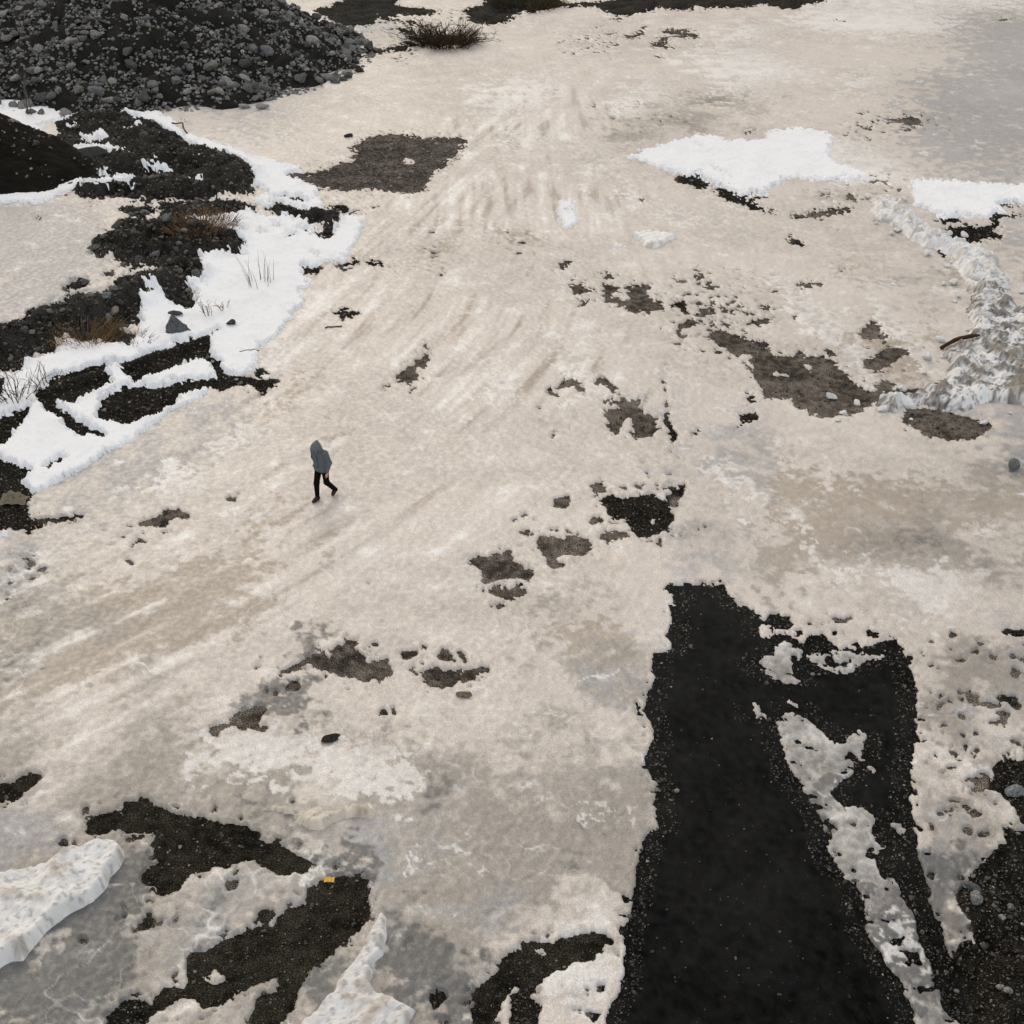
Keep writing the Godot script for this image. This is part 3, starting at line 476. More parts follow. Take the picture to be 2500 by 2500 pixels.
	["g", [4.61,-41.20,4.93,-41.10,4.59,-35.19,4.40,-32.26,4.09,-32.26,4.33,-36.81]],
	["b", [5.10,-41.96,5.42,-41.81,5.85,-41.20,6.27,-40.61,6.33,-40.41,5.80,-40.80,5.22,-41.50]],
	["b", [2.33,-41.71,2.92,-41.91,3.14,-41.40,2.57,-41.50]],
	["b", [1.06,-42.64,1.39,-42.22,1.90,-41.40,1.57,-41.40]],
	["b", [2.60,-43.94,3.14,-42.85,2.74,-43.28]],
	["b", [11.00,-44.73,11.40,-45.19,11.96,-45.30,12.16,-44.61,12.16,-43.61,12.38,-42.53,12.50,-41.60,12.90,-40.41,12.46,-39.46,11.51,-39.46,11.24,-40.22,10.96,-41.40,11.01,-43.07]],
	["b", [13.35,-44.61,13.64,-44.90,14.04,-44.73,14.01,-43.94,13.93,-43.28,13.66,-43.07,13.47,-43.50,13.52,-44.05]],
	["b", [11.61,-51.01,12.20,-51.01,13.18,-50.11,13.93,-49.16,14.19,-48.50,13.64,-48.76,12.64,-49.83,11.88,-50.38]],
	["g", [15.49,-48.24,15.85,-47.86,14.79,-43.94,14.62,-44.61]],
	["g", [13.29,-38.10,16.00,-38.10,14.08,-32.26,13.54,-34.42,13.64,-35.98,13.31,-36.81]],
	["g", [13.10,-42.01,13.49,-41.60,13.23,-40.41,12.87,-40.61]],
	["b", [-5.08,-35.98,-4.62,-36.56,-4.38,-35.66,-4.71,-35.27]],
	["b", [-4.46,-36.89,-4.13,-37.40,-3.97,-37.75,-4.20,-36.89]],
	["b", [-7.44,-37.83,-6.49,-39.46,-5.81,-40.41,-5.50,-39.84,-6.57,-38.28,-7.31,-36.98]],
	["g", [-13.48,-31.11,-12.03,-31.24,-10.89,-31.38,-11.05,-30.10,-11.54,-29.02,-12.55,-28.21]],
	["b", [-12.30,-27.44,-10.60,-27.88,-8.37,-28.90,-6.35,-30.73,-5.73,-26.70,-8.23,-25.55,-9.67,-24.50,-11.07,-23.65]],
	["b", [-6.52,-31.64,-5.88,-32.11,-5.44,-32.11,-6.33,-30.60]],
	["b", [-5.25,-30.60,-4.40,-30.98,-4.04,-30.60,-4.64,-30.10,-5.04,-30.22]],
	["b", [-5.91,-27.88,-5.50,-28.21,-5.24,-28.10,-5.85,-27.44]],
	["b", [-5.01,-25.79,-4.62,-26.14,-4.07,-26.65,-3.75,-26.50,-3.89,-26.09,-4.49,-25.79,-4.80,-25.50]],
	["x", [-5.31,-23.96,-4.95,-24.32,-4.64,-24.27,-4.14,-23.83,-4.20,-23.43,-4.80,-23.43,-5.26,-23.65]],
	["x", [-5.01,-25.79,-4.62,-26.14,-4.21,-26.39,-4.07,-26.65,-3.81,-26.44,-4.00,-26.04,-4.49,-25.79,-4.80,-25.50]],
	["b", [0.60,-26.81,2.10,-27.12,2.97,-26.70,3.06,-26.09,2.03,-25.79,1.17,-26.19]],
	["b", [1.06,-29.92,1.94,-29.98,2.49,-29.61,1.59,-29.49]],
	["b", [0.22,-23.22,0.65,-23.30,0.53,-22.96,0.32,-23.01]],
	["g", [3.41,-28.79,3.59,-28.67,3.45,-27.44,3.52,-26.86,3.31,-27.23]],
	["g", [4.54,-29.02,5.19,-29.19,5.28,-28.67,4.67,-28.56]],
	["g", [1.88,-25.21,3.00,-25.30,2.97,-24.64,2.25,-24.73]],
	["g", [0.27,-22.71,0.66,-22.63,0.63,-22.14,0.16,-22.14]],
	["g", [4.04,-31.38,5.05,-31.71,5.06,-30.41,4.08,-30.41]],
	["b", [6.46,-31.64,7.31,-31.51,8.68,-30.86,10.29,-30.73,9.74,-29.79,8.43,-29.67,7.19,-29.92,6.04,-28.90]],
	["f", [6.87,-31.91,7.22,-31.38,7.77,-30.79,7.30,-30.54,7.03,-31.24]],
	["f", [7.83,-29.55,8.20,-29.49,8.62,-29.08,8.10,-29.02]],
	["f", [9.13,-28.56,10.78,-28.90,10.33,-27.23,8.72,-26.81]],
	["g", [7.54,-27.44,8.37,-27.07,8.58,-26.70,9.55,-26.55,8.46,-26.44,7.90,-26.86]],
	["g", [10.55,-26.96,12.43,-27.23,12.16,-26.39,10.41,-26.44]],
	["g", [10.17,-25.21,11.04,-25.30,11.61,-24.73,11.57,-24.60,9.94,-24.60]],
	["g", [9.16,-22.96,10.40,-23.22,10.90,-22.55,10.74,-22.06,9.20,-22.14,8.76,-22.43]],
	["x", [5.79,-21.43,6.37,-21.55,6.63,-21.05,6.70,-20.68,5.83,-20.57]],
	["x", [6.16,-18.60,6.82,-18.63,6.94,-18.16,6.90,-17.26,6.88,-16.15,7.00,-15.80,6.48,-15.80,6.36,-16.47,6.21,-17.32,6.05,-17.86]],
	["x", [7.49,-19.45,8.35,-19.45,8.03,-18.96,7.82,-18.63,7.92,-17.74,7.32,-17.15,7.31,-18.16]],  # thin ice, with some vignette darkening painted in
	["g", [7.45,-20.07,8.75,-19.66,8.07,-18.96,7.51,-19.05,7.38,-19.19]],
	["g", [7.55,-18.47,7.78,-18.29,7.90,-17.74,7.39,-17.44,7.34,-17.92]],
	["g", [7.46,-20.00,8.09,-19.90,8.62,-19.73,8.05,-19.76]],
	["f", [6.47,-18.10,6.56,-18.01,6.71,-17.21,6.69,-16.58,6.56,-16.58,6.41,-17.26,6.32,-17.62]],
	["f", [5.54,-22.04,6.83,-22.04,6.40,-21.70,5.70,-21.78]],
	["g", [-10.24,-21.05,-8.17,-20.87,-8.03,-19.93,-8.76,-19.45,-9.56,-18.96]],
	["g", [-5.72,-18.79,-5.23,-18.96,-4.91,-18.47,-4.81,-17.86,-5.47,-17.86]],
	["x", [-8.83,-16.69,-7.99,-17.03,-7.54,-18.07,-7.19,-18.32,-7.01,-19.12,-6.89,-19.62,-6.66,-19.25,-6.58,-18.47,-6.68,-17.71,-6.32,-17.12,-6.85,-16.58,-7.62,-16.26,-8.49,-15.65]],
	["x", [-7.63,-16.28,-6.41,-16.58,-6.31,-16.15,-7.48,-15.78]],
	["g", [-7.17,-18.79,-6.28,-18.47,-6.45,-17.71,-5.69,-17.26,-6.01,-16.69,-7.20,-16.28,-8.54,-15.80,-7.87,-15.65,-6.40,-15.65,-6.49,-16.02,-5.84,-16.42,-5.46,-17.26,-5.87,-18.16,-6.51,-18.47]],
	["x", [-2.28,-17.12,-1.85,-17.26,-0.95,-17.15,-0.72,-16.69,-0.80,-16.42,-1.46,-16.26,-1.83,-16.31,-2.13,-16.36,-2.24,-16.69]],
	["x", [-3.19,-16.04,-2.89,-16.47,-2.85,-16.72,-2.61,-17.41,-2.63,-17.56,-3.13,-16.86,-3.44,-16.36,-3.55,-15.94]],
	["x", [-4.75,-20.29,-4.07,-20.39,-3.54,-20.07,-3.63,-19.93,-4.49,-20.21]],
	["g", [-3.33,-19.93,-3.02,-20.25,-2.04,-20.14,-2.11,-19.52,-2.57,-19.22,-3.16,-19.25]],
	["g", [-2.11,-17.86,-1.78,-18.01,-1.65,-17.71,-1.96,-17.26]],
	["g", [-0.98,-17.86,-0.54,-18.63,0.00,-18.79,0.00,-17.71,-0.75,-17.62]],
	["g", [-4.57,-19.12,-3.66,-19.02,-3.70,-18.41,-4.08,-18.32,-4.47,-18.47]],
	["g", [-2.30,-18.86,-2.00,-18.86,-1.97,-18.47,-2.30,-18.57]],
	["g", [-2.08,-20.76,-1.32,-20.68,-1.06,-20.14,-1.54,-19.93,-2.04,-20.21]],
	["b", [-1.96,-18.96,-1.02,-18.96,-0.97,-17.71,-1.52,-17.41,-1.75,-17.86]],
	["f", [-2.91,-21.70,-1.76,-21.78,-1.63,-21.32,-2.10,-21.16,-2.75,-21.32]],
	["f", [-1.74,-19.66,-1.53,-19.39,-1.54,-19.12,-1.64,-19.19]],
	["f", [-1.07,-19.25,-0.84,-19.42,-0.69,-19.19,-0.88,-19.02]],
	["f", [-1.33,-19.12,-1.21,-19.19,-1.25,-18.96]],
	["f", [0.24,-16.45,0.72,-16.83,1.10,-17.09,1.37,-17.09,1.54,-17.35,1.86,-17.26,1.83,-16.81,1.69,-16.26,1.52,-15.88,1.27,-15.94,0.53,-16.10]],
	["f", [0.38,-21.22,1.00,-20.96,1.72,-20.79,1.79,-20.61,1.00,-20.83,0.50,-21.09]],
	["f", [1.89,-20.65,2.28,-20.55,2.22,-20.39,1.98,-20.46]],
	["g", [0.57,-17.92,1.03,-18.29,1.61,-18.22,1.91,-17.92,1.45,-17.95,0.90,-17.68,0.63,-17.56]],
	["g", [0.00,-18.63,0.70,-18.79,0.78,-18.32,0.34,-18.16]],
	["g", [1.55,-21.94,2.47,-21.78,2.29,-21.32,1.78,-21.39]],
	["m", [-11.40,-23.83,-9.82,-24.05,-8.37,-23.74,-6.31,-22.96,-5.11,-22.63,-3.51,-22.55,-1.39,-22.34,-0.27,-22.75,1.37,-23.83,3.05,-24.27,3.11,-22.02,2.69,-18.79,1.98,-16.98,-0.50,-16.69,-0.69,-15.37,-8.61,-15.37]],  # dirtier ice below; the lens vignette is painted in as well
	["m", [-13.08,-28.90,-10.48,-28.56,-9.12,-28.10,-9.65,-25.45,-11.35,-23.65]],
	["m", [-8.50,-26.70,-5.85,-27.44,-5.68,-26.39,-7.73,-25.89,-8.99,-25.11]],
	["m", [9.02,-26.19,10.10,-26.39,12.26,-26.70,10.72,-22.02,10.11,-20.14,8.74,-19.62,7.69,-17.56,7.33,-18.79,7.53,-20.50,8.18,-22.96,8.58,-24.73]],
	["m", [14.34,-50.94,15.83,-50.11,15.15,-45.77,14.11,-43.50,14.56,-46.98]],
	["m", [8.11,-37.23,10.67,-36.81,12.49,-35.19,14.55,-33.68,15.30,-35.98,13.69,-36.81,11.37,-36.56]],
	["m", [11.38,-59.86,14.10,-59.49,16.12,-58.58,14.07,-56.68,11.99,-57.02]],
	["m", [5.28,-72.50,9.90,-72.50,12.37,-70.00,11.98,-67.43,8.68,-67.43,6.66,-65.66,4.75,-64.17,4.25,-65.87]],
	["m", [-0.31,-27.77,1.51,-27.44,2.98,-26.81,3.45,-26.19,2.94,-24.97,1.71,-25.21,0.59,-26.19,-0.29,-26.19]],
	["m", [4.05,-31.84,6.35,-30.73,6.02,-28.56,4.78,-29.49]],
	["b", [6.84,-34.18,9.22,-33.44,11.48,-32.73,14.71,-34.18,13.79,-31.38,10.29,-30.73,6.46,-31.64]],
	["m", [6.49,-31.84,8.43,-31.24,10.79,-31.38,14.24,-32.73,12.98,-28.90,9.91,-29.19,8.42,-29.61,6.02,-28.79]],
	["b", [-3.69,-51.22,-2.32,-51.22,-2.47,-50.11,-2.53,-49.29,-3.02,-49.43]],
	["b", [-2.94,-50.83,-2.79,-55.36,-2.26,-55.19,-2.35,-50.83]],
	["b", [-0.31,-53.47,0.77,-53.62,0.63,-50.83,-0.29,-50.83]],
	["z", [-3.69,-51.22,-2.32,-51.22,-2.53,-49.29,-3.02,-49.43]],
	["z", [-3.04,-50.83,-2.89,-55.36,-2.26,-55.19,-2.26,-50.83]],
	["z", [-0.31,-54.40,0.77,-53.62,0.73,-50.83,-0.29,-50.83]],
	["f", [-6.26,-22.88,-5.13,-22.80,-3.78,-22.55,-2.18,-22.34,-1.77,-22.02,-1.64,-21.43,-2.35,-21.13,-3.14,-21.43,-4.20,-21.78,-6.07,-21.86]],
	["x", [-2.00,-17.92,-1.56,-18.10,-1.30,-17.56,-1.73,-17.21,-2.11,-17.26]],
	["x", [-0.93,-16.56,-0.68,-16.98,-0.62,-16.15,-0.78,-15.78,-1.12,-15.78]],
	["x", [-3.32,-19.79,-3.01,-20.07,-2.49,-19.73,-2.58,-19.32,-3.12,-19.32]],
	["z", [5.47,-49.29,9.20,-49.29,8.38,-43.94,7.15,-43.94,6.50,-43.94,5.46,-42.22,5.06,-42.85]],
	["z", [6.83,-41.81,7.57,-40.90,6.97,-38.10,6.49,-40.41]],
	["z", [2.76,-33.97,4.62,-34.12,4.47,-32.61,2.76,-32.75]],
	["z", [14.10,-60.60,17.27,-60.60,16.56,-58.58,13.53,-57.70]],
	["z", [16.28,-70.98,21.34,-71.23,20.35,-67.43,15.35,-66.31]],
	["z", [2.40,-89.91,6.87,-89.91,6.43,-83.57,2.24,-83.57]],
	["z", [4.55,-71.23,8.45,-71.23,8.28,-69.52,4.46,-69.52]],
	["z", [-10.55,-93.81,-5.37,-96.30,0.00,-97.16,0.00,-91.05,-3.50,-91.43,-6.50,-87.70,-9.91,-90.66]],
	["z", [-9.83,-85.93,-4.88,-86.63,-5.36,-81.63,-9.06,-81.94]],
	["z", [5.87,-27.77,8.34,-26.96,8.23,-25.94,6.48,-25.89,5.70,-26.70]],
	["z", [9.02,-26.19,12.18,-26.44,10.76,-22.14,7.98,-22.14,8.55,-24.27]],
	["z", [7.88,-22.06,9.28,-22.06,9.10,-21.43,9.45,-20.98,9.05,-20.21,7.53,-20.29]],
	["z", [-7.59,-21.05,-6.84,-21.05,-6.52,-20.76,-7.40,-20.76]],
	["z", [-6.70,-18.79,-5.70,-18.47,-5.86,-17.56,-6.86,-18.01]],
	["z", [-1.47,-16.56,-0.93,-16.56,-0.78,-15.78,-1.43,-15.78]],
	["z", [-3.10,-16.20,-2.84,-16.20,-2.88,-15.80,-3.11,-15.80]],
	["z", [0.24,-16.45,0.72,-16.83,1.73,-16.56,1.60,-15.88,0.42,-15.78]],
	["z", [2.67,-24.73,3.04,-24.83,2.76,-23.39,2.45,-23.61]],
	["z", [0.00,-32.04,1.01,-31.91,0.49,-30.73,0.00,-30.41]],
	["z", [4.06,-31.64,5.02,-31.51,4.86,-30.10,3.95,-30.41]],
	["z", [-10.36,-31.38,-9.16,-31.38,-9.00,-30.35,-9.98,-30.35]],
	["z", [-12.17,-29.02,-11.15,-30.10,-10.72,-28.56,-11.83,-27.88]],
]
# kind, width, path
const STROKES := [
	["b", 0.13, [-10.58,-23.83,-10.01,-24.23,-9.30,-24.78,-8.47,-25.30,-7.60,-25.94,-6.66,-26.39,-5.72,-26.65]],
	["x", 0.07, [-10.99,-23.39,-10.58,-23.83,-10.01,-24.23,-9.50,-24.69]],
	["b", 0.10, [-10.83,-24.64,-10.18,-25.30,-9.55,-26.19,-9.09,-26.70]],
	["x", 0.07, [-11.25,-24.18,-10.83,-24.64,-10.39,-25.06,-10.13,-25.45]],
	["b", 0.19, [-6.30,-30.41,-7.17,-29.19,-8.02,-28.73,-9.15,-28.21,-10.18,-27.44,-11.34,-26.29]],
	["f", 0.11, [-11.98,-28.38,-11.33,-29.37,-10.89,-30.10,-10.25,-30.92]],
	["f", 0.03, [-9.39,-27.07,-8.69,-27.55,-7.93,-28.16]],
	["f", 0.03, [-9.68,-26.24,-9.34,-26.50,-8.56,-26.96,-8.01,-27.34]],
	["b", 0.08, [-6.03,-26.70,-5.17,-26.96,-3.99,-27.02,-3.11,-27.28]],
	["b", 0.09, [-2.82,-27.44,-1.88,-28.10]],
	["f", 0.03, [-4.07,-29.02,-3.69,-28.96]],
	["f", 0.03, [-3.16,-29.02,-2.62,-28.96,-2.24,-28.99,-1.94,-29.25]],
	["f", 0.03, [-2.78,-27.28,-2.08,-27.12]],
	["b", 0.07, [-3.15,-28.90,-2.61,-28.87,-1.84,-29.14]],
	["f", 0.04, [0.21,-34.05,0.29,-35.19]],
	["f", 0.04, [0.35,-33.97,0.41,-34.72]],
	["b", 0.12, [1.93,-36.15,1.71,-35.03,1.55,-33.82]],
	["f", 0.04, [1.75,-35.19,1.49,-34.05]],
	["b", 0.15, [1.61,-49.16,1.85,-47.48,2.07,-46.01,2.13,-45.19]],
	["f", 0.04, [1.57,-49.16,1.80,-47.35,1.99,-46.25]],
	["b", 0.16, [0.00,-50.11,-1.90,-44.61,-3.71,-39.46,-5.02,-36.81,-6.75,-33.31]],
	["b", 0.11, [-1.85,-43.28,-3.61,-38.10,-5.16,-34.72,-6.58,-32.26]],
	["f", 0.12, [-1.94,-39.93,-2.83,-38.10,-3.23,-35.98]],
	["b", 0.09, [-2.72,-36.15,-2.42,-34.72,-1.52,-33.68,0.00,-32.96]],
	["g", 0.18, [1.77,-63.76,1.78,-59.49,1.50,-54.40,1.37,-50.94]],
	["b", 0.16, [2.95,-63.55,4.99,-59.12,6.85,-55.68,9.16,-53.47]],
	["b", 0.14, [3.90,-63.76,6.06,-58.76,7.86,-55.36,9.40,-51.68]],
	["f", 0.14, [4.84,-57.02,6.32,-55.68,8.19,-53.77]],
	["g", 0.16, [8.56,-97.16,7.39,-88.42,5.59,-84.57]],
	["b", 0.02, [-6.97,-15.88,-6.16,-16.42]],
	["f", 0.05, [0.67,-17.47,1.26,-17.71,1.56,-17.74]],
	["f", 0.06, [-3.34,-19.15,-2.91,-19.12,-2.44,-19.05,-2.45,-18.66,-2.29,-18.44]],
	["f", 0.10, [-3.38,-19.93,-3.33,-19.45,-3.35,-19.19]],
	["g", 0.09, [8.43,-26.55,9.08,-26.44,9.78,-26.52]],
	["f", 0.65, [9.40,-48.76,10.04,-46.01,10.33,-43.94,10.59,-42.01,10.79,-39.84]],
	["f", 0.47, [12.15,-47.48,12.48,-44.84,12.72,-43.07,12.80,-40.80]],
	["f", 0.31, [3.28,-63.14,5.46,-58.05,7.30,-55.03,9.01,-52.41]],
	["f", 0.32, [-0.97,-41.81,-0.33,-40.41,-0.13,-38.54]],
	["f", 0.30, [0.87,-44.39,1.37,-43.28,2.00,-41.81]],
]
# tyre treads: width, pitch, depth, path
const TREADS := [
	[0.82, 0.50, 0.030, [9.40,-48.76,10.04,-46.01,10.33,-43.94,10.59,-42.01,10.79,-39.84]],
	[0.64, 0.50, 0.022, [12.15,-47.48,12.48,-44.84,12.72,-43.07,12.80,-40.80]],
	[0.57, 0.60, 0.025, [3.28,-63.14,5.46,-58.05,7.30,-55.03,9.01,-52.41]],
	[0.60, 0.55, 0.020, [-3.16,-55.49,-3.06,-52.38,-3.07,-49.56]],
	[0.57, 0.60, 0.020, [0.15,-50.94,0.36,-54.40,0.43,-57.70]],
	[0.40, 0.40, 0.020, [2.80,-46.13,3.28,-45.19,3.67,-44.39]],
	[0.35, 0.70, 0.050, [-9.09,-63.14,-8.24,-62.84,-7.51,-62.54]],
	[0.49, 0.40, 0.016, [-0.97,-41.81,-0.33,-40.41,-0.13,-38.54]],
	[0.47, 0.45, 0.018, [0.87,-44.39,1.37,-43.28,2.00,-41.81]],
	[0.19, 0.40, 0.012, [-2.17,-29.49,-3.24,-28.90,-4.03,-28.90]],
]
# soil berms: width, height, path
const BERMS := [
	[1.90, 0.65, [-16.92,-42.43,-15.54,-43.50,-13.97,-44.95,-12.94,-46.25,-12.17,-47.99,-11.58,-49.03]],
	[2.53, 0.60, [-14.52,-52.12,-12.99,-53.16,-11.01,-51.97]],
	[2.67, 0.55, [-20.47,-68.81,-18.81,-69.29,-16.19,-65.87]],
	[2.43, 0.60, [-17.18,-62.34,-14.81,-63.55,-12.80,-62.15,-11.62,-60.23]],
	[1.65, 0.45, [-17.53,-59.12,-14.68,-58.76,-11.96,-58.94]],
	[1.69, 0.50, [-25.96,-77.40,-23.11,-74.61,-20.89,-72.50]],
	[1.05, 0.35, [-9.17,-56.01,-7.77,-55.36,-7.12,-54.71]],
	[0.61, 0.14, [-13.93,-39.00,-13.25,-39.84,-12.17,-40.71,-11.10,-41.81,-9.83,-43.07]],
	[1.54, 0.35, [8.34,-17.86,8.41,-16.98,8.29,-15.88]],
]
const ROAD_BED := [3.40,-29.02,4.12,-29.25,5.36,-29.02,6.72,-27.23,8.70,-26.70,8.90,-25.69,8.13,-22.02,7.73,-20.50,7.55,-18.47,7.31,-16.15,7.37,-14.88,0.97,-14.88,1.54,-16.98,2.08,-20.14,2.21,-22.02,2.59,-24.73]
const LUMPS := {
	"lump": [-9.43,-18.86,-9.09,-18.96,-8.56,-19.15,-8.24,-19.29,-7.94,-19.59,-7.65,-19.78,-7.22,-19.81,-7.00,-19.69,-6.94,-19.52,-6.98,-19.19,-7.11,-18.96,-7.14,-18.66,-7.25,-18.38,-7.44,-18.22,-7.56,-18.13,-7.76,-17.89,-7.90,-17.56,-8.02,-17.12,-8.06,-16.98,-8.27,-17.00,-8.44,-16.83,-8.71,-16.58],
	"crust": [-4.86,-20.70,-4.60,-20.92,-4.29,-20.87,-4.01,-20.66,-3.70,-20.77,-3.42,-20.70,-2.93,-20.85,-2.85,-21.00,-2.63,-20.85,-2.48,-20.61,-2.60,-20.41,-2.90,-20.48,-3.28,-20.30,-3.41,-20.16,-3.55,-20.09,-3.75,-20.13,-3.88,-20.23,-4.05,-20.37,-4.11,-20.55,-4.48,-20.62],
	"ridge": [-2.27,-18.19,-2.12,-18.04,-2.08,-17.74,-2.10,-17.15,-2.22,-17.00,-2.24,-16.69,-2.28,-16.58,-2.15,-16.36,-1.89,-16.26,-1.56,-16.10,-1.45,-16.02,-1.58,-15.80,-1.64,-15.37,-3.50,-15.37,-3.37,-15.80,-3.18,-15.99,-2.89,-16.42,-2.85,-16.72,-2.67,-17.03,-2.53,-17.50,-2.43,-17.86],
	"bank": [14.72,-57.19,15.21,-57.70,15.62,-57.36,15.98,-56.18,16.23,-55.03,15.66,-53.77,16.28,-53.77,16.70,-52.86,17.27,-51.97,17.76,-50.94,17.95,-50.24,17.52,-49.43,17.73,-48.24,17.19,-46.73,17.10,-45.54,18.17,-45.42,17.63,-42.43,16.06,-38.28,14.96,-38.10,14.09,-38.19,13.42,-37.75,12.83,-37.83,12.13,-38.10,11.49,-38.01,11.14,-37.36,10.79,-37.66,10.54,-38.19,10.70,-38.68,11.14,-38.86,11.71,-38.95,12.27,-39.32,13.15,-40.12,13.21,-40.51,13.41,-41.10,13.33,-41.60,13.57,-42.22,14.19,-42.64,14.50,-43.50,14.96,-43.94,15.04,-44.84,15.56,-46.61,15.85,-47.86,15.80,-48.89,15.98,-50.11,16.20,-50.94,15.40,-51.68,14.93,-52.41,14.79,-53.77,14.66,-54.56,14.18,-54.71,14.25,-56.01],
	"slab": [4.49,-52.86,4.98,-53.34,5.48,-53.24,5.98,-53.16,6.32,-52.74,5.91,-52.41,5.66,-51.83,5.23,-51.54,4.95,-51.68,4.81,-52.41],
}

# ---------------------------------------------------------------- ground grid (denser near the road, coarser far away)
const NX := 896
const NY := 896
const D_NEAR := 13.0
const D_FAR := 118.0
const N := NX * NY
var log_span := log(D_FAR / D_NEAR)
var hole := PackedFloat32Array()
var snow := PackedFloat32Array()
var soil_dark := PackedFloat32Array()
var soil_black := PackedFloat32Array()
var soil_gravel := PackedFloat32Array()
var soil_olive := PackedFloat32Array()
var frost := PackedFloat32Array()
var grey := PackedFloat32Array()
var brown := PackedFloat32Array()
var thin := PackedFloat32Array()
var spotty := PackedFloat32Array()
var mid_tone := PackedFloat32Array()
var rough := PackedFloat32Array()
var tread := PackedFloat32Array()
var berm := PackedFloat32Array()
var road := PackedFloat32Array()
var gx := PackedFloat32Array()
var gz := PackedFloat32Array()
var base_y := PackedFloat32Array()
var ice_y := PackedFloat32Array()
var snow_y := PackedFloat32Array()
var n_large := FastNoiseLite.new()
var n_mid := FastNoiseLite.new()
var n_fine := FastNoiseLite.new()
var n_spot := FastNoiseLite.new()
var n_streak := FastNoiseLite.new()
var rng := RandomNumberGenerator.new()
var names := {}

func half_width(d: float) -> float:
	return 0.432 * (0.866 * d + 9.25)

func cell(x: float, z: float) -> Vector2:
	var d := maxf(-z, D_NEAR)
	return Vector2((x / half_width(d) + 1.0) * 0.5 * (NX - 1), (NY - 1) * log(d / D_NEAR) / log_span)

func surface(arr: PackedFloat32Array, x: float, z: float) -> float:
	var c := cell(x, z)
	var i := clampi(int(c.x), 0, NX - 2)
	var j := clampi(int(c.y), 0, NY - 2)
	var u := clampf(c.x - i, 0, 1)
	var v := clampf(c.y - j, 0, 1)
	var k := j * NX + i
	return lerpf(lerpf(arr[k], arr[k + 1], u), lerpf(arr[k + NX], arr[k + NX + 1], u), v)

func top_y(x: float, z: float) -> float:
	var y := maxf(surface(base_y, x, z), surface(ice_y, x, z))
	if surface(snow, x, z) > 0.5:
		y = maxf(y, surface(snow_y, x, z))
	return y

func points(flat: Array) -> PackedVector2Array:
	var p := PackedVector2Array()
	for k in range(0, flat.size(), 2):
		p.append(Vector2(flat[k], flat[k + 1]))
	return p

func spans(world: PackedVector2Array) -> PackedInt32Array:
	# the grid cells inside an outline, as runs (first, last)
	var g := PackedVector2Array()
	var lo := 1e9
	var hi := -1e9
	for k in world.size():
		var a := world[k]
		var b := world[(k + 1) % world.size()]
		var steps := 1 + int(a.distance_to(b) / 1.5)
		for s in steps:
			var p := a.lerp(b, float(s) / steps)
			var c := cell(p.x, p.y)
			g.append(c)
			lo = minf(lo, c.y)
			hi = maxf(hi, c.y)
	var out := PackedInt32Array()
	var n := g.size()
	for j in range(maxi(0, ceili(lo)), mini(NY - 1, floori(hi)) + 1):
		var xs: Array[float] = []
		for k in n:
			var a := g[k]
			var b := g[(k + 1) % n]
			if (a.y <= j) != (b.y <= j):
				xs.append(a.x + (j - a.y) / (b.y - a.y) * (b.x - a.x))
		xs.sort()
		for k in range(0, xs.size() - 1, 2):
			var i0 := maxi(0, ceili(xs[k]))
			var i1 := mini(NX - 1, floori(xs[k + 1]))
			if i1 >= i0:
				out.append(j * NX + i0)
				out.append(j * NX + i1)
	return out

func put(arr: PackedFloat32Array, runs: PackedInt32Array, value: float) -> void:
	for k in range(0, runs.size(), 2):
		for q in range(runs[k], runs[k + 1] + 1):
			arr[q] = value

func patch_outline(kind: String, flat: Array) -> PackedVector2Array:
	if not kind.ends_with("e"):
		return points(flat)
	var p := PackedVector2Array()
	for k in 12:
		var a := TAU * k / 12.0
		var r := 0.75 + 0.55 * rng.randf()
		p.append(Vector2(flat[0] + cos(a) * flat[2] * r, flat[1] + sin(a) * flat[3] * r))
	return p

func lay_patches() -> void:
	var fields := {"f": frost, "g": grey, "b": brown, "x": thin, "z": spotty, "m": mid_tone}
	for e in PATCHES:
		var kind: String = e[0]
		var runs := spans(patch_outline(kind, e[1]))
		kind = kind[0]
		if fields.has(kind):
			put(fields[kind], runs, 1.0)
			continue
		put(hole, runs, 1.0 if kind in "DHPKE" else 0.0)
		put(snow, runs, 1.0 if kind == "S" else (0.35 if kind == "V" else 0.0))
		if kind == "D": put(soil_dark, runs, 1.0)
		if kind == "K": put(soil_black, runs, 1.0)
		if kind == "E": put(soil_olive, runs, 1.0)
		if kind == "P": put(soil_gravel, runs, 1.0)
		if kind == "R":
			put(rough, runs, 1.0)
	put(road, spans(points(ROAD_BED)), 1.0)

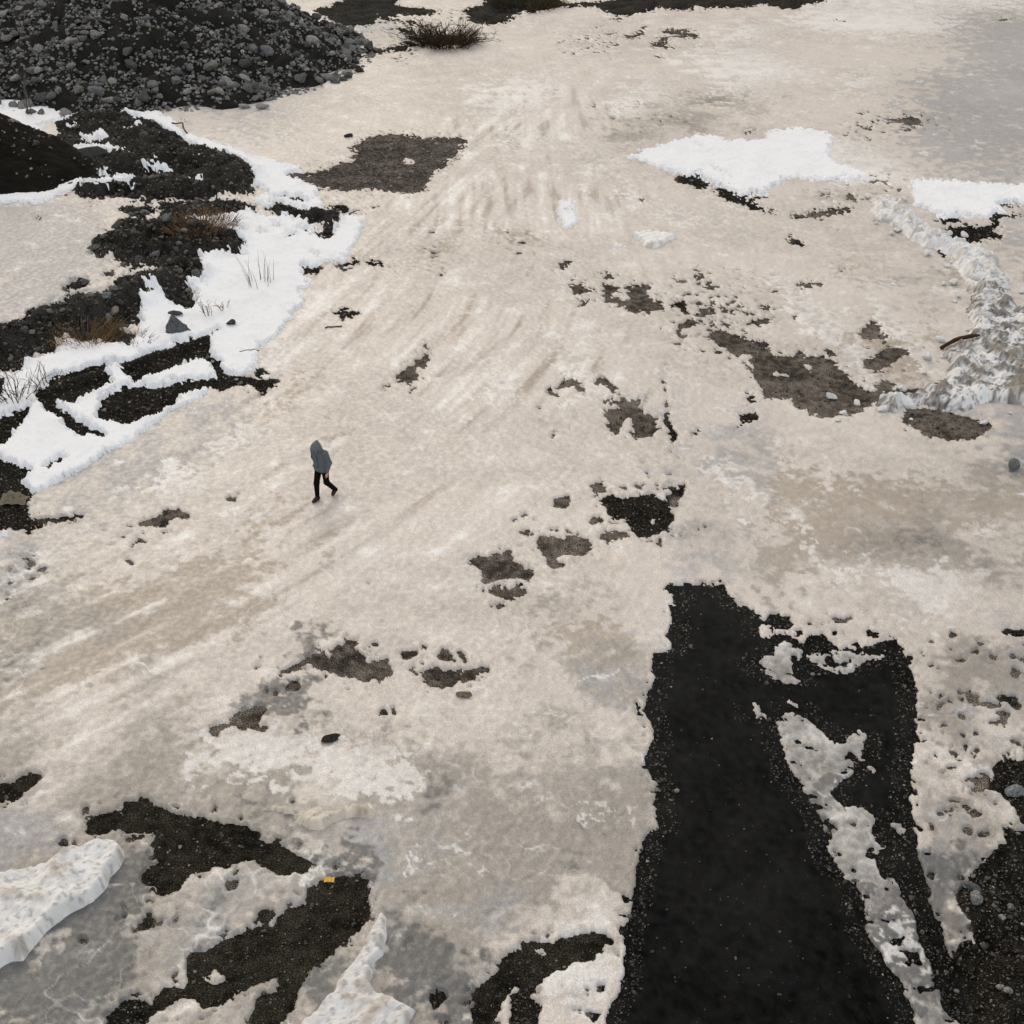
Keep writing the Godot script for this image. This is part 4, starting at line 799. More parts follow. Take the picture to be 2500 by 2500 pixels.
func along(path: PackedVector2Array, width: float, touch: Callable) -> void:
	# calls touch(cell index, distance from the line / half width, metres along) for the cells near a line
	var s0 := 0.0
	for k in path.size() - 1:
		var a := path[k]
		var b := path[k + 1]
		var l := a.distance_to(b)
		var dir := (b - a) / l
		var lo := Vector2(1e9, 1e9)
		var hi := Vector2(-1e9, -1e9)
		for q in [a, b]:
			for w in [Vector2(-width, -width), Vector2(width, -width), Vector2(-width, width), Vector2(width, width)]:
				var c := cell(q.x + w.x, q.y + w.y)
				lo = lo.min(c)
				hi = hi.max(c)
		for j in range(maxi(0, int(lo.y)), mini(NY - 1, int(hi.y) + 1) + 1):
			for i in range(maxi(0, int(lo.x)), mini(NX - 1, int(hi.x) + 1) + 1):
				var q := j * NX + i
				var p := Vector2(gx[q], gz[q]) - a
				var t := p.dot(dir)
				if t < -0.5 * width or t > l + 0.5 * width:
					continue
				var off := absf(p.cross(dir)) / (0.5 * width)
				if t < 0.0 or t > l:
					off = (p - dir * clampf(t, 0, l)).length() / (0.5 * width)
				if off < 1.0:
					touch.call(q, off, s0 + t)
		s0 += l

func lay_lines() -> void:
	var fields := {"f": frost, "g": grey, "b": brown, "x": thin}
	for e in STROKES:
		var arr: PackedFloat32Array = fields[e[0]]
		along(points(e[2]), e[1] * 1.3, func(q: int, off: float, _s: float): arr[q] = maxf(arr[q], 1.0 - off * off))
	for e in TREADS:
		var amp: float = e[2]
		var pitch: float = e[1]
		along(points(e[3]), e[0], func(q: int, off: float, s: float):
			var edge := 1.0 - off * off
			tread[q] = (sin(TAU * s / pitch) * 1.0 - 0.45) * amp * edge)
	for e in BERMS:
		var h: float = e[1]
		along(points(e[2]), e[0] * 1.25, func(q: int, off: float, _s: float): berm[q] = maxf(berm[q], h * pow(1.0 - off * off, 1.3)))

func blur(arr: PackedFloat32Array, times: int) -> PackedFloat32Array:
	var im := Image.create_from_data(NX, NY, false, Image.FORMAT_RF, arr.to_byte_array())
	for k in times:
		im.shrink_x2()
	im.resize(NX, NY, Image.INTERPOLATE_CUBIC)
	return im.get_data().to_float32_array()

func noise(n: FastNoiseLite, f: float, octaves: int, seed_: int, gain := 0.5) -> void:
	n.noise_type = FastNoiseLite.TYPE_SIMPLEX_SMOOTH
	n.frequency = f
	n.fractal_type = FastNoiseLite.FRACTAL_FBM
	n.fractal_octaves = octaves
	n.fractal_gain = gain
	n.seed = seed_

# ---------------------------------------------------------------- materials
var mats := {}

func noise_image(size: int, f: float, octaves: int, seed_: int, kind := FastNoiseLite.TYPE_SIMPLEX_SMOOTH) -> Image:
	var n := FastNoiseLite.new()
	noise(n, f, octaves, seed_)
	n.noise_type = kind
	return n.get_seamless_image(size, size)

func ramp(im: Image, lo: Color, hi: Color, a := 0.15, b := 0.85) -> ImageTexture:
	var out := Image.create(im.get_width(), im.get_height(), true, Image.FORMAT_RGB8)
	for y in im.get_height():
		for x in im.get_width():
			out.set_pixel(x, y, lo.lerp(hi, smoothstep(a, b, im.get_pixel(x, y).r)))
	out.generate_mipmaps()
	return ImageTexture.create_from_image(out)

func bumps(im: Image, strength: float) -> ImageTexture:
	var b := im.duplicate()
	b.convert(Image.FORMAT_RGBA8)
	b.bump_map_to_normal_map(strength)
	b.generate_mipmaps()
	return ImageTexture.create_from_image(b)

func material(called: String, scale: float, roughness: float) -> StandardMaterial3D:
	var m := StandardMaterial3D.new()
	m.resource_name = called
	m.vertex_color_use_as_albedo = true
	m.uv1_triplanar = true
	m.uv1_world_triplanar = true
	m.uv1_scale = Vector3.ONE * scale
	m.roughness = roughness
	mats[called] = m
	return m

func g1(v: float) -> Color:
	return Color(v, v, v)

func make_materials() -> void:
	var cloud := noise_image(512, 0.02, 6, 3)
	var grit := noise_image(512, 0.09, 4, 5)
	var pebbles := noise_image(512, 0.05, 2, 9, FastNoiseLite.TYPE_CELLULAR)
	var m := material("dirty_ice", 0.45, 1.0)
	m.albedo_texture = ramp(grit, g1(0.86), g1(1.0))
	m.roughness_texture = ramp(cloud, g1(0.36), g1(0.66))
	m.normal_enabled = true
	m.normal_texture = bumps(grit, 2.0)
	m.normal_scale = 0.12
	m = material("snow", 0.7, 0.95)
	m.albedo_texture = ramp(grit, g1(0.94), g1(1.0))
	m.normal_enabled = true
	m.normal_texture = bumps(cloud, 4.0)
	m.normal_scale = 0.5
	m.metallic_specular = 0.2
	m = material("soil", 0.6, 0.95)
	m.albedo_texture = ramp(grit, g1(0.45), g1(1.0), 0.35, 0.7)
	m.normal_enabled = true
	m.normal_texture = bumps(pebbles, 6.0)
	m.normal_scale = 1.0
	m.metallic_specular = 0.15
	m = material("asphalt", 1.1, 0.9)
	m.albedo_texture = ramp(grit, g1(0.6), g1(1.0), 0.3, 0.8)
	m.normal_enabled = true
	m.normal_texture = bumps(grit, 4.0)
	m.normal_scale = 0.6
	m.metallic_specular = 0.12
	m = material("stone", 1.6, 0.9)
	m.albedo_texture = ramp(cloud, g1(0.6), g1(1.0))
	m.normal_enabled = true
	m.normal_texture = bumps(cloud, 5.0)
	m.metallic_specular = 0.2
	m = material("plant", 1.0, 0.9)
	m.metallic_specular = 0.2
	m = material("cloth", 6.0, 0.95)
	m.albedo_texture = ramp(grit, g1(0.55), g1(1.0), 0.3, 0.75)
	m.metallic_specular = 0.15
	m = material("skin", 4.0, 0.55)
	m = material("leather", 4.0, 0.6)
	m.metallic_specular = 0.3

# ---------------------------------------------------------------- sheets of ground, ice and snow
func sheet(called: String, ys: PackedFloat32Array, colors: PackedColorArray, keep: PackedByteArray, step: int, mat: Material, apron := -1.0) -> MeshInstance3D:
	var nx := (NX - 1) / step + 1
	var ny := (NY - 1) / step + 1
	var index := PackedInt32Array()
	index.resize(nx * ny)
	index.fill(-1)
	var v := PackedVector3Array()
	var nrm := PackedVector3Array()
	var col := PackedColorArray()
	var idx := PackedInt32Array()
	for j in ny - 1:
		for i in nx - 1:
			var k := j * step * NX + i * step
			if keep.size() and not (keep[k] or keep[k + step] or keep[k + step * NX] or keep[k + step * NX + step]):
				continue
			var ids: Array[int] = []
			for o in [[0, 0], [1, 0], [1, 1], [0, 1]]:
				var ii: int = i + o[0]
				var jj: int = j + o[1]
				var s := jj * nx + ii
				if index[s] < 0:
					index[s] = v.size()
					var q := jj * step * NX + ii * step
					var l := q - step if ii > 0 else q
					var r := q + step if ii < nx - 1 else q
					var n := q - step * NX if jj > 0 else q
					var f := q + step * NX if jj < ny - 1 else q
					var across := Vector3(gx[r] - gx[l], ys[r] - ys[l], gz[r] - gz[l])
					var away := Vector3(gx[f] - gx[n], ys[f] - ys[n], gz[f] - gz[n])
					nrm.append(across.cross(away).normalized())
					var p := Vector3(gx[q], ys[q], gz[q])
					if apron > -0.5:
						if ii == 0: p.x = -1500.0
						if ii == nx - 1: p.x = 1500.0
						if jj == 0: p.z = 900.0
						if jj == ny - 1: p.z = -1500.0
						if ii == 0 or ii == nx - 1 or jj == 0 or jj == ny - 1: p.y = apron
					v.append(p)
					col.append(colors[q])
				ids.append(index[s])
			idx.append_array([ids[0], ids[3], ids[1], ids[1], ids[3], ids[2]])
	var a := []
	a.resize(Mesh.ARRAY_MAX)
	a[Mesh.ARRAY_VERTEX] = v
	a[Mesh.ARRAY_NORMAL] = nrm
	a[Mesh.ARRAY_COLOR] = col
	a[Mesh.ARRAY_INDEX] = idx
	var me := ArrayMesh.new()
	me.add_surface_from_arrays(Mesh.PRIMITIVE_TRIANGLES, a)
	me.surface_set_material(0, mat)
	var o := MeshInstance3D.new()
	o.mesh = me
	o.name = called
	o.set_meta("kind", "structure")
	add_child(o)
	return o

func lin(r: float, g: float, b: float) -> Color:
	return Color(r, g, b)

func build_ground() -> void:
	for arr in [hole, snow, soil_dark, soil_black, soil_gravel, soil_olive, frost, grey, brown, thin, spotty, mid_tone, rough, tread, berm, road, gx, gz, base_y, ice_y, snow_y]:
		arr.resize(N)
	for j in NY:
		var d := D_NEAR * exp(log_span * j / (NY - 1))
		var hw := half_width(d)
		for i in NX:
			gx[j * NX + i] = (2.0 * i / (NX - 1) - 1.0) * hw
			gz[j * NX + i] = -d
	lay_patches()
	lay_lines()
	var rot := blur(hole, 4)
	hole = blur(hole, 1)
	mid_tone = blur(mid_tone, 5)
	snow = blur(snow, 1)
	soil_dark = blur(soil_dark, 3)
	soil_black = blur(soil_black, 3)
	soil_gravel = blur(soil_gravel, 3)
	soil_olive = blur(soil_olive, 3)
	frost = blur(frost, 2)
	grey = blur(grey, 5)
	brown = blur(brown, 3)
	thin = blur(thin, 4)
	spotty = blur(spotty, 4)
	rough = blur(rough, 2)
	berm = blur(berm, 1)
	var ground_col := PackedColorArray()
	ground_col.resize(N)
	var ice_col := PackedColorArray()
	ice_col.resize(N)
	var snow_col := PackedColorArray()
	snow_col.resize(N)
	var keep_ice := PackedByteArray()
	keep_ice.resize(N)
	var keep_snow := PackedByteArray()
	keep_snow.resize(N)
	var keep_road := PackedByteArray()
	keep_road.resize(N)
	var road_y := PackedFloat32Array()
	road_y.resize(N)
	var road_col := PackedColorArray()
	road_col.resize(N)
	for q in N:
		var x := gx[q]
		var z := gz[q]
		var d := -z
		var a := n_large.get_noise_2d(x, z)
		var b := n_mid.get_noise_2d(x, z)
		var c := n_fine.get_noise_2d(x, z)
		var sp := n_spot.get_noise_2d(x, z)
		# curve of the wheel-worn way from the far side to the lower left
		var bend := maxf(0.0, 50.0 - d)
		var t := (x + 0.0206 * bend * bend) / sqrt(1.0 + pow(0.0412 * bend, 2))
		var way := clampf(1.35 - absf(t) / 7.5, 0.0, 1.0)
		var st := 1.35 * n_streak.get_noise_2d(t * 1.6, d * 0.13) * way * smoothstep(-0.35, 0.3, a + 0.5 * b + 0.12) * smoothstep(95.0, 60.0, d)
		# outlines wander: the traced fields are looked up a little aside
		var c2 := n_fine.get_noise_2d(x + 31.0, z - 17.0)
		var ci := q % NX
		var cj := q / NX
		var wk := lerpf(0.3, 0.8, smoothstep(20.0, 55.0, d))
		var qs := clampi(cj + int(round(wk * (4.0 * sp + 4.5 * c2))), 0, NY - 1) * NX + clampi(ci + int(round(wk * (6.0 * c + 7.0 * b))), 0, NX - 1)
		var qw := clampi(cj + int(round(16.0 * sp + 10.0 * c2 + 14.0 * a)), 0, NY - 1) * NX + clampi(ci + int(round(12.0 * c + 34.0 * b)), 0, NX - 1)
		var hb := hole[qs]
		var dark := smoothstep(0.05, 0.4, soil_dark[q])
		var black := smoothstep(0.05, 0.4, soil_black[q])
		var gravel := smoothstep(0.05, 0.4, soil_gravel[q])
		var on_road := road[q]
		# soil
		var by := 0.05 * a + berm[q] * (0.8 + 0.5 * b) + (0.12 * b + 0.07 * c + 0.05 * c2) * dark + 0.012 * c * (1.0 - on_road)
		base_y[q] = by
		var gc := lin(0.205, 0.175, 0.147).lerp(lin(0.045, 0.042, 0.037), dark).lerp(lin(0.026, 0.023, 0.018), black).lerp(lin(0.19, 0.16, 0.138), gravel).lerp(lin(0.042, 0.037, 0.028), smoothstep(0.05, 0.4, soil_olive[q]))
		ground_col[q] = gc * clampf(1.0 + 0.8 * b + 0.7 * c + 0.7 * c2 + 0.4 * a, 0.35, 2.2)
		road_y[q] = by + 0.006 - 0.03 * smoothstep(0.5, 0.0, on_road)
		road_col[q] = lin(0.019, 0.019, 0.018) * clampf(1.05 + 0.7 * a + 0.5 * b + 0.5 * c + 0.4 * c2, 0.4, 2.0)
		keep_road[q] = 1 if on_road > 0.4 else 0
		# ice
		var s := spotty[q]
		var rg := rough[q]
		var iy := (0.44 - hb) * 0.11 + 0.010 * c + 0.006 * b + rg * (0.018 * c + 0.02 * b) 
		if tread[q] != 0.0:
			iy = maxf(iy + tread[q] * (1.0 + 0.6 * b), minf(iy, 0.008))
		iy -= s * maxf(0.0, sp + 0.5 * b + 0.3 * c2 - 0.3) * 0.4
		iy -= smoothstep(0.02, 0.4, rot[q]) * maxf(0.0, c2 + 0.4 * sp - 0.25) * 0.25
		iy -= rg * maxf(0.0, sp - 0.3) * 0.3
		iy += 0.004 * st
		# refrozen ridges: thin wandering welts of whiter ice
		var welt := smoothstep(0.07, 0.0, absf(n_spot.get_noise_2d(x * 0.32 + 5.0, z * 0.32) + 0.08 * b)) * smoothstep(-0.1, 0.35, n_large.get_noise_2d(x * 1.6 - 40.0, z * 1.6) + 0.3 * b)
		iy += 0.014 * welt
		ice_y[q] = by + iy - berm[q] * 0.25
		keep_ice[q] = 1 if ice_y[q] > by - 0.02 else 0
		var e1 := (x - 1.5) * 0.958 + (z + 74.0) * 0.287
		var e2 := -(x - 1.5) * 0.287 + (z + 74.0) * 0.958
		var side_way := clampf(1.25 - absf(e1) / 3.6, 0.0, 1.0) * smoothstep(-4.0, 6.0, e2) * smoothstep(40.0, 32.0, e2)
		st += 1.3 * n_streak.get_noise_2d(e1 * 1.6 + 70.0, e2 * 0.12) * side_way
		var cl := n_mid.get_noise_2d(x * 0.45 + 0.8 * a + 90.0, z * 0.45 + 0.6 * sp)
		var dirt_and_vignette := mid_tone[qw]  # dirty ice tone, with lens corner darkening put into the colour
		var wb := smoothstep(0.15, 0.9, brown[qw] * (1.0 + 0.7 * b) + 0.8 * st + 0.3 * a + 0.1 * c)
		var wg := smoothstep(0.08, 0.8, grey[qw] * (1.0 + 0.5 * b) + 0.4 * b + 0.35 * a + 0.2 * sp)
		var wm := smoothstep(0.05, 1.0, dirt_and_vignette * (0.85 + 0.5 * b + 1.5 * cl) + 0.35 * maxf(0.0, cl) + 0.3 * st + 0.15 * sp)
		var wt := smoothstep(0.05, 0.42, thin[qw] + 0.6 * b * thin[qw] + 0.25 * c * thin[qw] + dirt_and_vignette * maxf(0.0, cl + 0.3 * b - 0.22) * 0.9)
		var wf := smoothstep(0.15, 0.75, frost[qw] * (1.0 + 0.7 * b + 0.5 * c) + 0.9 * maxf(0.0, b - 0.2) + 0.7 * maxf(0.0, -st - 0.1) + 0.5 * maxf(0.0, c2 - 0.25) + 0.38 * welt + 0.8 * maxf(0.0, -cl - 0.18))
		var ic := lin(0.655, 0.592, 0.535)
		ic = ic.lerp(lin(0.40, 0.335, 0.27), 0.85 * wb)
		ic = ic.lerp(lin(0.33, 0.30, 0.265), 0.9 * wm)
		ic = ic.lerp(lin(0.315, 0.315, 0.325), 0.75 * wg)
		ic = ic.lerp(lin(0.105, 0.108, 0.11), 0.88 * wt)  # dark thin ice; in the lower corners this colour also carries vignette
		ic = ic.lerp(lin(0.78, 0.755, 0.725), 0.8 * wf)
		ic = ic.lerp(lin(0.36, 0.35, 0.335) * (1.0 + 0.7 * b + 0.5 * c), 0.85 * rg * (1.0 - wt))
		# melt edge: the ice thins to a wet brown rim over the soil
		ic = ic.lerp(lin(0.3, 0.26, 0.21), 0.5 * smoothstep(0.02, 0.0, iy))
		ic *= 1.0 + 0.16 * a + 0.17 * b + (0.16 * c + 0.1 * c2) * (1.0 - 0.6 * smoothstep(0.0, 0.3, a)) - 0.1 * st - s * 0.35 * maxf(0.0, sp)
		ice_col[q] = ic.clamp(Color(0.03, 0.03, 0.03), Color(0.85, 0.85, 0.85))
		# snow
		var sn := snow[qs]
		var sy := (sn - 0.36) * 0.2 + 0.02 * c + 0.045 * b * sn
		snow_y[q] = by + 0.02 + sy - berm[q] * 0.2
		keep_snow[q] = 1 if sn > 0.02 and sy > -0.07 else 0
		snow_col[q] = lin(0.86, 0.865, 0.88) * (1.0 - 0.1 * maxf(0.0, b) - 0.3 * maxf(0.0, c - 0.3))
	var o := sheet("ground", base_y, ground_col, PackedByteArray(), 1, mats.soil, -0.02)
	o.set_meta("label", "brown gravel and dark wet soil showing through the melted ice")
	o = sheet("road", road_y, road_col, keep_road, 2, mats.asphalt)
	o.set_meta("label", "black wet asphalt road strip running out of the picture below")
	o = sheet("ice_sheet", ice_y, ice_col, keep_ice, 1, mats.dirty_ice, 0.04)
	o.set_meta("label", "dirty beige sheet of ice with melt holes and tyre tracks")
	o = sheet("snow_cover", snow_y, snow_col, keep_snow, 1, mats.snow)
	o.set_meta("label", "clean white remains of snow at the edges of the lot")

# ---------------------------------------------------------------- things
func numbered(called: String) -> String:
	var k: int = names.get(called, 0)
	names[called] = k + 1
	return called if k == 0 else "%s_%03d" % [called, k]

func tag(o: Node, label: String, category: String, group := "") -> Node:
	o.set_meta("label", label)
	o.set_meta("category", category)
	if group:
		o.set_meta("group", group)
	return o

func thing(called: String, at: Vector3, label: String, category: String, group := "") -> Node3D:
	var o := Node3D.new()
	o.name = numbered(called)
	o.position = at
	add_child(o)
	tag(o, label, category, group)
	return o

func part(called: String, me: Mesh, mat: Material, parent: Node) -> MeshInstance3D:
	var o := MeshInstance3D.new()
	o.mesh = me
	o.name = called
	if mat:
		o.material_override = mat
	parent.add_child(o, true)
	return o

func arrays_mesh(v: PackedVector3Array, col: PackedColorArray, idx: PackedInt32Array, mat: Material, smooth := true) -> ArrayMesh:
	var st := SurfaceTool.new()
	st.begin(Mesh.PRIMITIVE_TRIANGLES)
	if smooth:
		for k in v.size():
			st.set_smooth_group(0)
			st.set_color(col[k])
			st.add_vertex(v[k])
		for k in idx:
			st.add_index(k)
	else:
		for k in idx:
			st.set_smooth_group(-1)
			st.set_color(col[k])
			st.add_vertex(v[k])
	st.generate_normals()
	st.set_material(mat)
	return st.commit()

var stone_meshes: Array[ArrayMesh] = []
var chunk_meshes: Array[ArrayMesh] = []

func stone_mesh(seed_: int, tint: Color, mat: Material) -> ArrayMesh:
	# a broken stone: a ball cut by random planes
	var r := RandomNumberGenerator.new()
	r.seed = seed_
	var cuts := []
	for k in 11:
		cuts.append([Vector3(r.randfn(), r.randfn(), r.randfn()).normalized(), r.randf_range(0.42, 0.8)])
	var v := PackedVector3Array()
	var col := PackedColorArray()
	var idx := PackedInt32Array()
	var rings := 7
	var segs := 10
	for j in rings + 1:
		for i in segs:
			var th := PI * j / rings
			var ph := TAU * i / segs + 0.3 * j
			var dir := Vector3(sin(th) * cos(ph), cos(th), sin(th) * sin(ph))
			var len := 1.0
			for c in cuts:
				var k: float = dir.dot(c[0])
				if k > 0.01:
					len = minf(len, c[1] / k)
			v.append(dir * len * (1.0 + 0.05 * r.randf()) * Vector3(1.0, 0.72, 0.85))
			col.append(tint * r.randf_range(0.85, 1.1))
	for j in rings:
		for i in segs:
			var a := j * segs + i
			var b := j * segs + (i + 1) % segs
			if j > 0:
				idx.append_array([a, b, a + segs])
			if j < rings - 1:
				idx.append_array([b, b + segs, a + segs])
	return arrays_mesh(v, col, idx, mat, false)

func make_stones() -> void:
	var tones := [lin(0.30, 0.29, 0.27), lin(0.22, 0.22, 0.215), lin(0.38, 0.36, 0.33), lin(0.17, 0.17, 0.165), lin(0.26, 0.24, 0.21), lin(0.12, 0.118, 0.112)]
	for k in 12:
		stone_meshes.append(stone_mesh(40 + k, tones[k % 6], mats.stone))
	for k in 4:
		chunk_meshes.append(stone_mesh(80 + k, lin(0.7, 0.69, 0.67), mats.snow))

func turned(size: float) -> Basis:
	return Basis.from_euler(Vector3(rng.randf_range(-0.4, 0.4), rng.randf() * TAU, rng.randf_range(-0.4, 0.4))).scaled_local(Vector3(rng.randf_range(0.8, 1.3), rng.randf_range(0.75, 1.1), rng.randf_range(0.8, 1.2)) * size)

func stuff(called: String, me: Mesh, places: Array[Transform3D], tints: PackedColorArray, parent: Node) -> MultiMeshInstance3D:
	var mm := MultiMesh.new()
	mm.transform_format = MultiMesh.TRANSFORM_3D
	mm.use_colors = true
	mm.mesh = me
	mm.instance_count = places.size()
	for k in places.size():
		mm.set_instance_transform(k, places[k])
		mm.set_instance_color(k, tints[k])
	var o := MultiMeshInstance3D.new()
	o.multimesh = mm
	o.name = called
	o.set_meta("kind", "stuff")
	parent.add_child(o, true)
	return o

func heap(called: String, at: Vector2, radius: float, height: float, squash: float, label: String, category: String, tone: Color, big: int, small: int, big_size: Vector2, lumpy := 0.08) -> Node3D:
	var y0 := 0.0
	var root := thing(called, Vector3(at.x, y0, at.y), label, category)
	var prof := func(r: float, a: float) -> float:
		var px := cos(a) * r * radius
		var pz := sin(a) * r * radius * squash
		var w := n_large.get_noise_2d(at.x + px * 2.0, at.y + pz * 2.0)
		var f := n_mid.get_noise_2d(at.x + px, at.y + pz)
		var rr := r * (1.0 + 0.16 * w)
		var h := 1.0 - rr
		h = h - 0.1 * exp(-rr * rr * 20.0)
		return height * (maxf(h, -0.15) * (1.0 + 0.18 * w) + lumpy * f * smoothstep(1.1, 0.6, r))
	var v := PackedVector3Array()
	var col := PackedColorArray()
	var idx := PackedInt32Array()
	var rings := 70
	var segs := 180
	for j in rings + 1:
		for i in segs:
			var r := 1.12 * j / rings
			var a := TAU * i / segs
			var p := Vector3(cos(a) * r * radius, prof.call(r, a), sin(a) * r * radius * squash)
			p.y += 0.07 * n_fine.get_noise_2d(at.x + p.x, at.y + p.z)
			v.append(p)
			col.append(tone * (1.0 + 0.5 * n_mid.get_noise_2d(at.x + p.x, at.y + p.z) + 0.4 * n_fine.get_noise_2d(at.x + p.x, at.y + p.z)))
	for j in rings:
		for i in segs:
			var a := j * segs + i
			var b := j * segs + (i + 1) % segs
			idx.append_array([a, b, a + segs, b, b + segs, a + segs])
	part("earth_core", arrays_mesh(v, col, idx, mats.soil), null, root)
	# stones: the largest lie low on the slope that faces the lot
	for k in big:
		var r := sqrt(rng.randf_range(0.12, 1.12))
		var a := rng.randf_range(-0.15 * PI, 1.15 * PI)
		var s := rng.randf_range(big_size.x, big_size.y) * (0.7 + 0.5 * r)
		var p := Vector3(cos(a) * r * radius, 0, sin(a) * r * radius * squash)
		p.y = maxf(prof.call(r, a), 0.02) + 0.25 * s
		var o := part("stone", stone_meshes[rng.randi() % 12], null, root)
		o.transform = Transform3D(turned(s), p)
	for kind in 4:
		var places: Array[Transform3D] = []
		var tints := PackedColorArray()
		for k in small / 4:
			var r := sqrt(rng.randf_range(0.0, 1.1))
			var a := rng.randf_range(-0.2 * PI, 1.2 * PI)
			var p := Vector3(cos(a) * r * radius, 0, sin(a) * r * radius * squash)
			if n_mid.get_noise_2d((at.x + p.x) * 0.6, (at.y + p.z) * 0.6) < -0.08 and rng.randf() < 0.85:
				continue
			var s := rng.randf_range(0.3, 1.0) * big_size.x * 0.8
			p.y = maxf(prof.call(r, a), 0.0) + 0.2 * s
			places.append(Transform3D(turned(s), p))
			tints.append(g1(rng.randf_range(0.6, 1.6)))
		if places.size():
			stuff("small_stones", stone_meshes[[0, 3, 1, 4][kind]], places, tints, root)
	return root

func lone_stone(x: float, z: float, size: Vector3, turn: float, which: int, label: String, called := "stone", tint := Color.WHITE, sink := 0.25) -> void:
	var o := MeshInstance3D.new()
	o.mesh = stone_mesh(200 + which, tint, mats.stone)
	o.name = numbered(called)
	add_child(o)
	o.transform = Transform3D(Basis.from_euler(Vector3(0.1, turn, -0.08)).scaled_local(size), Vector3(x, top_y(x, z) + size.y * (0.72 - sink), z))
	tag(o, label, "stone", "single stones lying on the lot")

func pyramid_stone(x: float, z: float, label: String) -> void:
	var v := PackedVector3Array()
	var col := PackedColorArray()
	var idx := PackedInt32Array()
	for j in 9:
		for i in 16:
			var a := TAU * i / 16.0
			var r := (1.0 - pow(j / 8.0, 1.15)) * (0.85 + 0.15 * cos(3.0 * a + 0.6)) + 0.03
			var wob := 1.0 + 0.2 * n_fine.get_noise_2d(a * 0.7 + j * 0.3, j * 0.2)
			v.append(Vector3(cos(a) * r * 0.5 * wob - 0.08 * j / 8.0, -0.12 + 0.66 * j / 8.0, sin(a) * r * 0.4 * wob))
			col.append(lin(0.15, 0.155, 0.16) * rng.randf_range(0.85, 1.15))
	for j in 8:
		for i in 16:
			var a := j * 16 + i
			var b := j * 16 + (i + 1) % 16
			idx.append_array([a, b, a + 16, b, b + 16, a + 16])
	var o := MeshInstance3D.new()
	o.mesh = arrays_mesh(v, col, idx, mats.stone, false)
	o.name = numbered("boulder")
	o.position = Vector3(x, top_y(x, z), z)
	add_child(o)
	tag(o, label, "stone", "single stones lying on the lot")

func inside_distance(poly: PackedVector2Array, p: Vector2) -> float:
	var best := 1e9
	var inside := false
	var n := poly.size()
	for k in n:
		var a := poly[k]
		var b := poly[(k + 1) % n]
		var ab := b - a
		var t := clampf((p - a).dot(ab) / ab.length_squared(), 0.0, 1.0)
		best = minf(best, p.distance_squared_to(a + ab * t))
		if (a.y <= p.y) != (b.y <= p.y) and p.x < a.x + (p.y - a.y) / (b.y - a.y) * (b.x - a.x):
			inside = not inside
	return sqrt(best) if inside else -sqrt(best)

func lump(called: String, key: String, size: float, height: float, edge: float, clods: float, tone: Color, dirt: float, label: String, category: String, clean_beyond := -1e9) -> Node3D:
	var poly := points(LUMPS[key])
	var lo := poly[0]
	var hi := poly[0]
	for p in poly:
		lo = lo.min(p)
		hi = hi.max(p)
	lo -= Vector2.ONE * size * 2.0
	hi += Vector2.ONE * size * 2.0
	var mid := (lo + hi) * 0.5
	var y0 := surface(base_y, mid.x, mid.y)
	var root := thing(called, Vector3(mid.x, y0, mid.y), label, category)
	var nx := int((hi.x - lo.x) / size) + 1
	var nz := int((hi.y - lo.y) / size) + 1
	var index := PackedInt32Array()
	index.resize(nx * nz)
	index.fill(-1)
	var dist := PackedFloat32Array()
	dist.resize(nx * nz)
	for j in nz:
		for i in nx:
			var p := lo + Vector2(i, j) * size
			dist[j * nx + i] = inside_distance(poly, p) + edge * 0.08 * n_fine.get_noise_2d(p.x * 0.8, p.y * 0.8) + edge * 0.5 * n_mid.get_noise_2d(p.x, p.y)
	var v := PackedVector3Array()
	var col := PackedColorArray()
	var idx := PackedInt32Array()
	for j in nz - 1:
		for i in nx - 1:
			var k := j * nx + i
			if maxf(maxf(dist[k], dist[k + 1]), maxf(dist[k + nx], dist[k + nx + 1])) < 0.0:
				continue
			var ids: Array[int] = []
			for q in [k, k + 1, k + nx + 1, k + nx]:
				if index[q] < 0:
					index[q] = v.size()
					var p := lo + Vector2(q % nx, q / nx) * size
					var b := n_mid.get_noise_2d(p.x * 1.3 + 50.0, p.y * 1.3)
					var c := n_fine.get_noise_2d(p.x, p.y)
					var sp := n_spot.get_noise_2d(p.x * 0.7, p.y * 0.7)
					var e := smoothstep(-0.02, edge, dist[q])
					var y := surface(base_y, p.x, p.y) - y0 - 0.05 + e * (0.1 + height * (0.75 + 0.5 * b)) + e * clods * (0.5 * absf(sp) + 0.12 * c + 0.5 * absf(b)) + e * 0.035 * n_fine.get_noise_2d(p.x * 2.3, p.y * 2.3)
					v.append(Vector3(p.x - mid.x, y, p.y - mid.y))
					var dirt_here := dirt * smoothstep(clean_beyond, clean_beyond + 4.0, p.y)
					var w := smoothstep(0.1, 0.45, sp * 0.5 + b * 0.5 + 0.6 * c + dirt_here - 0.35)
					var cc := tone.lerp(lin(0.13, 0.115, 0.1) * (1.0 + 1.2 * n_fine.get_noise_2d(p.x * 1.4, p.y * 1.4)), 0.85 * w * minf(1.0, dirt_here * 1.9))
					cc = cc.lerp(lin(0.08, 0.07, 0.06), smoothstep(0.22, 0.4, n_fine.get_noise_2d(p.x * 1.7 + 9.0, p.y * 1.7)) * minf(0.8, 0.25 + dirt_here))
					cc = cc.lerp(lin(0.4, 0.32, 0.24), 0.5 * smoothstep(0.15, 0.5, b - 0.3 * c))
					col.append(cc * (1.0 + 0.2 * c))
				ids.append(index[q])
			idx.append_array([ids[0], ids[1], ids[3], ids[1], ids[2], ids[3]])
	part("snow_crust", arrays_mesh(v, col, idx, mats.snow), null, root)
	return root

